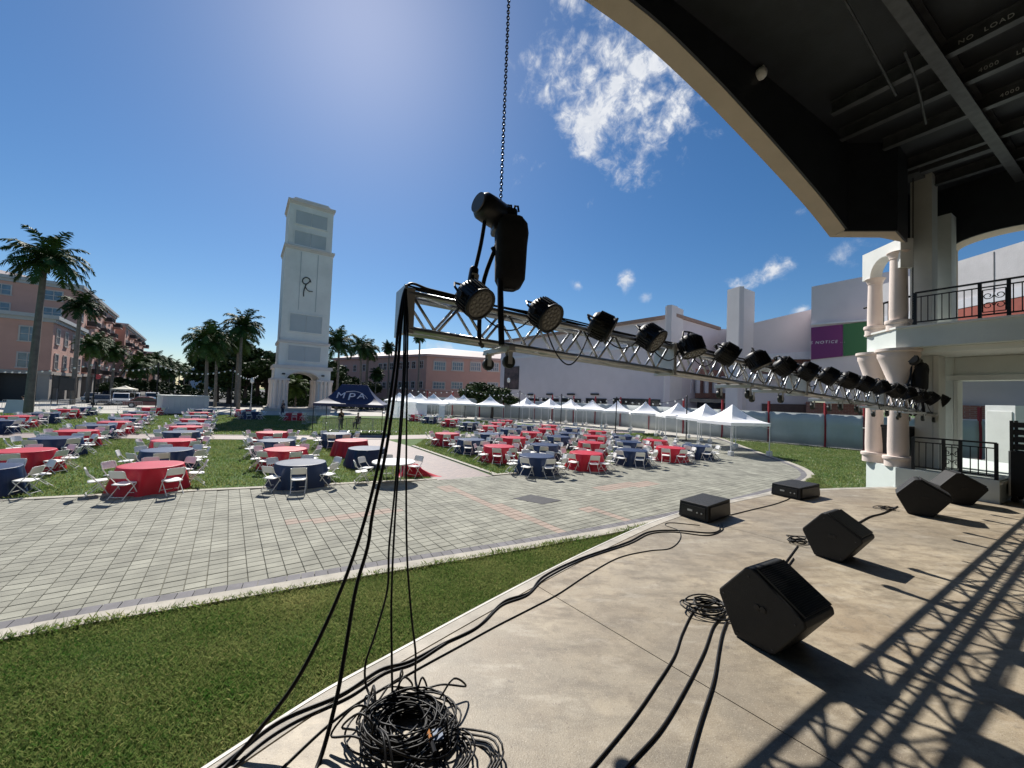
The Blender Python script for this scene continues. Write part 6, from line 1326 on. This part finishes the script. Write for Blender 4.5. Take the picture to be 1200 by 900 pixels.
def low_box(pn, pl_, pr_, h, lb):
    n0, l0, r0 = gs(*pn), gs(*pl_), gs(*pr_); ex = (r0 - n0); wx = ex.length * 1.25; ex.normalize(); ey = Vector((-ex.y, ex.x, 0)); wy = (l0 - n0).length * 1.15; wy = min(wy, .62)
    t = thing('low_speaker', lb, 'speaker', (n0.x, n0.y, ST), math.atan2(ex.y, ex.x), 'low front fill speakers')
    MB().add([(0, 0, .008), (wx, 0, .008), (wx, wy, .008), (0, wy, .008), (.012, .012, h * .93), (wx - .012, .012, h), (wx - .012, wy - .012, h), (.012, wy - .012, h * .93)], [(3, 2, 1, 0), (4, 5, 6, 7), (0, 1, 5, 4), (1, 2, 6, 5), (2, 3, 7, 6), (3, 0, 4, 7)]).build('cabinet', m_spk, t, bevel=.01, world=False)
    MB().box((-.001, wy / 2, h * .47), (.012, wy * .8, h * .6)).build('rear_panel', m_can, t, world=False); MB().box((-.009, wy * .6, h * .5), (.01, .08, .03)).build('label_plate', m_galv, t, world=False)
    for y in (.1, .17): MB().lathe([(.014, 0), (.012, .02)], (-.006, y, h * .45), 8, (-1, 0, 0)).build('socket', m_galv, t, world=False)
    MB().box((wx / 2, -.001, h * .47), (wx * .86, .012, h * .7)).build('grille', m_gril, t, world=False)
low_box((830, 613.5), (799.5, 605), (851.5, 606), .28, 'low black speaker box on the stage edge beside the thin looping cable'); low_box((938, 586.5), (916.5, 579.5), (957, 582.5), .26, 'low black speaker box on the stage edge near the curved kerb')
# road case and rack near the railing
cpt = wp(a_at(1182, .6), .6, ST); t = thing('road_case', 'black road case on casters at the end of the iron railing', 'road case', tuple(cpt), math.atan2(d2.y, d2.x))
MB().box((.45, .3, .62), (.9, .62, .96)).build('case_body', m_spk, t, bevel=.01, world=False)
for x in (0.01, .89):
    for y in (-.0, .6): MB().box((x, y, .62), (.03, .03, .97)).build('corner_trim', m_galv, t, world=False); c_ = MB().lathe([(.02, -.02), (.055, -.02), (.055, .02), (.02, .02)], (x * .86 + .06, y * .86 + .04, .06), 12, (0, 1, 0)); c_.box((x * .86 + .06, y * .86 + .04, .12), (.08, .08, .035)); c_.build('caster', m_rub, t, world=False)
t2 = thing('amplifier_rack', 'black open rack standing on the road case', 'rack', tuple(cpt + Z3 * 1.105), math.atan2(d2.y, d2.x))
for x in (.03, .67):
    for y in (.06, .54): MB().box((x, y, .33), (.05, .05, .66)).build('post', m_can, t2, world=False)
for k in range(4): MB().box((.35, .3, .09 + k * .16), (.62, .5, .11)).build('unit', m_spk, t2, world=False)
# things under the balcony: white cabinet, wheeled bin
t = thing('white_cabinet', 'white sunlit cabinet seen through the lower opening', 'cabinet', (20.5, 15.9, 0), 0); MB().box((0, 0, 1.95), (1.0, .98, 3.4)).build('body', m_white, t, world=False); MB().box((-.515, 0, 1.95), (.03, .8, 2.9)).build('door', m_trim, t, world=False); MB().box((0, 0, .12), (1.3, 1.2, .25)).build('base', m_conc, t, world=False)
bn_ = wp(-.25, .95, PZ); t = thing('wheeled_bin', 'black wheeled bin between the two lower columns', 'bin', tuple(bn_), .3); MB().add([(-.2, -.22, .06), (.2, -.22, .06), (.2, .22, .06), (-.2, .22, .06), (-.27, -.3, .95), (.27, -.3, .95), (.27, .3, .95), (-.27, .3, .95)], [(3, 2, 1, 0), (4, 5, 6, 7), (0, 1, 5, 4), (1, 2, 6, 5), (2, 3, 7, 6), (3, 0, 4, 7)]).build('body', m_rub, t, world=False); MB().box((0, 0, .985), (.58, .64, .06)).build('lid', m_rub, t, bevel=.02, world=False)
for x in (-.2, .2): MB().lathe([(.02, -.03), (.1, -.03), (.1, .03), (.02, .03)], (x, .22, .1), 12, (1, 0, 0)).build('wheel', m_tyre, t, world=False)
# ================================================================== GRASS BLADES
def dry_f(X, Y):
    return .33 * np.exp(-(((X + .9) / 1.0) ** 2 + ((Y - 4.2) / .55) ** 2)) + .30 * np.exp(-(((X + 3.2) / .5) ** 2 + ((Y - 6.0) / .3) ** 2)) + .22 * np.exp(-(((X + 2.3) / .6) ** 2 + ((Y - 1.9) / .9) ** 2)) + .16 * np.exp(-(((X - 1.4) / 1.2) ** 2 + ((Y - 6.3) / .4) ** 2))
def blades(name, poly, dens, h, w, mats_, label, seed, cut=()):
    rg = np.random.default_rng(seed); P = np.array([p[:2] for p in poly]); lo, hi = P.min(0), P.max(0); n = int((hi - lo).prod() * dens); X = rg.uniform(lo[0], hi[0], n); Y = rg.uniform(lo[1], hi[1], n)
    k = inside_np(poly, X, Y) & (Y > .3) & (np.abs(X) < 1.42 * Y + 1.2)
    for c in cut: k &= ~inside_np(c, X, Y)
    X, Y = X[k], Y[k]; n = len(X); cl = .75 + .5 * (np.sin(X * 2.1 + np.sin(Y * 1.7) * 2) * np.sin(Y * 2.6 + X) * .5 + .5); az = rg.uniform(0, 6.283, n); H = h * rg.uniform(.5, 1.25, n) * cl; ln = rg.uniform(.2, 1.0, n) * H; la = rg.uniform(0, 6.283, n); ww = w * rg.uniform(.6, 1.3, n)
    bx, by = np.cos(az) * ww / 2, np.sin(az) * ww / 2; Z = np.zeros(n)
    V = np.stack([np.stack([X - bx, Y - by, Z], 1), np.stack([X + bx, Y + by, Z], 1), np.stack([X + np.cos(la) * ln * .45 + bx * .7, Y + np.sin(la) * ln * .45 + by * .7, H * .65], 1), np.stack([X + np.cos(la) * ln, Y + np.sin(la) * ln, H * .95], 1)], 1).reshape(-1, 3)
    me = bpy.data.meshes.new(name); me.vertices.add(4 * n); me.vertices.foreach_set('co', V.astype(np.float32).ravel()); me.loops.add(4 * n); me.loops.foreach_set('vertex_index', np.arange(4 * n, dtype=np.int32)); me.polygons.add(n); me.polygons.foreach_set('loop_start', np.arange(n, dtype=np.int32) * 4); me.update(calc_edges=True)
    at = me.attributes.new('tone', 'FLOAT', 'FACE'); dry = (np.sin(X * .9 + 1.3) * np.sin(Y * 1.1 + X * .4) > .72); lf = np.sin(X * 1.3 + 2 * np.sin(Y * .8)) * np.sin(Y * 1.5 + 1.7 * np.sin(X * .9)) + .6 * np.sin(X * 3.7 + Y * 2.9) * np.sin(Y * 4.3 - X * 1.9); at.data.foreach_set('value', np.clip(rg.normal(.33, .14, n) + .08 * lf + dry_f(X, Y), .02, .99).astype(np.float32)); me.materials.append(mats_)
    o = bpy.data.objects.new(name, me); COL.objects.link(o); tag(o, label, 'grass', None, 'stuff'); return o
m_blade = mat('grass_blade', (.08, .12, .03), .5); nt = m_blade.node_tree; bs = nt.nodes['Principled BSDF']
at_ = nt.nodes.new('ShaderNodeAttribute'); at_.attribute_name = 'tone'; rp_ = nt.nodes.new('ShaderNodeValToRGB'); cr_e = rp_.color_ramp.elements
for pos_, col_ in ((0.0, (.013, .060, .006)), (.35, (.038, .158, .012)), (.60, (.066, .215, .018)), (.82, (.115, .235, .03)), (1.0, (.22, .20, .085))):
    e_ = cr_e[0] if pos_ == 0 else (cr_e[1] if pos_ == 1.0 else cr_e.new(pos_)); e_.position = pos_; e_.color = (*col_, 1)
nt.links.new(at_.outputs['Fac'], rp_.inputs[0]); nt.links.new(rp_.outputs[0], bs.inputs['Base Color'])
nt = m_blade.node_tree; bs = nt.nodes['Principled BSDF']; ms = nt.nodes.new('ShaderNodeAddShader'); tr = nt.nodes.new('ShaderNodeBsdfTranslucent'); tr.inputs['Color'].default_value = (.10, .155, .025, 1); nt.links.new(rp_.outputs[0], tr.inputs['Color']); nt.links.new(bs.outputs[0], ms.inputs[0]); nt.links.new(tr.outputs[0], ms.inputs[1]); nt.links.new(ms.outputs[0], nt.nodes['Material Output'].inputs['Surface'])
bs.inputs['Specular IOR Level'].default_value = .3; bs.inputs['Roughness'].default_value = .5
ko = offset_line(KIN, -.27)
NEARP = [p for p in ko if -9 < p[0] < 14.5] + [p for p in EDGE if p[1] > -1.5][::-1]
blades('lawn_strip', NEARP, 10000, .050, .006, m_blade, 'thick green grass strip between stage edge and plaza kerb', 1)
SPILL = offset_line([p for p in KIN if -9 < p[0] < 14.5], -.20); SPILL2 = offset_line([p for p in KIN if -9 < p[0] < 14.5], -.34)
blades('lawn_edge', SPILL + SPILL2[::-1], 2600, .095, .0075, m_blade, 'ragged grass blades hanging over the plaza kerb', 11)
LAWN1 = [(p[0], p[1] + .12) for p in BK[1:8]] + [(-8.4, 22.4), (-11.6, 26.0)] + [(p[0] + .5, p[1] - 1.3) for p in CROSS[:5]][::-1]
blades('lawn', LAWN1, 420, .07, .024, m_blade, 'sunlit green lawn under the tables behind the plaza', 2, [PATH1])
LAWN2 = [(p[0], p[1] + .15) for p in BK[8:]] + [(6.5, 36.2), (-3, 30.2), (-6.0, 28.2), (-5.9, 23.9), (-1.3, 17.3)]
blades('lawn', LAWN2, 330, .09, .028, m_blade, 'green lawn under the tables before the white tents', 3)
LAWN3 = [(p[0] + .32, p[1]) for p in KIN if p[1] > 17.5 and p[0] > 12.9] + [(22, 38), (28.3, 31.4), (34, 27), (10.5, 10.6), (8, 9.7)]
blades('lawn', LAWN3, 300, .075, .026, m_blade, 'green lawn between the curved kerb and the scrim fence', 4, [SP])
LAWN4 = [(p[0] - .5, p[1] + 1.4) for p in CROSS[:7]] + [(-2, 50), (-33, 43.5), (-50, 33)]
blades('lawn', LAWN4, 90, .09, .05, m_blade, 'farther green lawn between the brick path and the tower', 5)
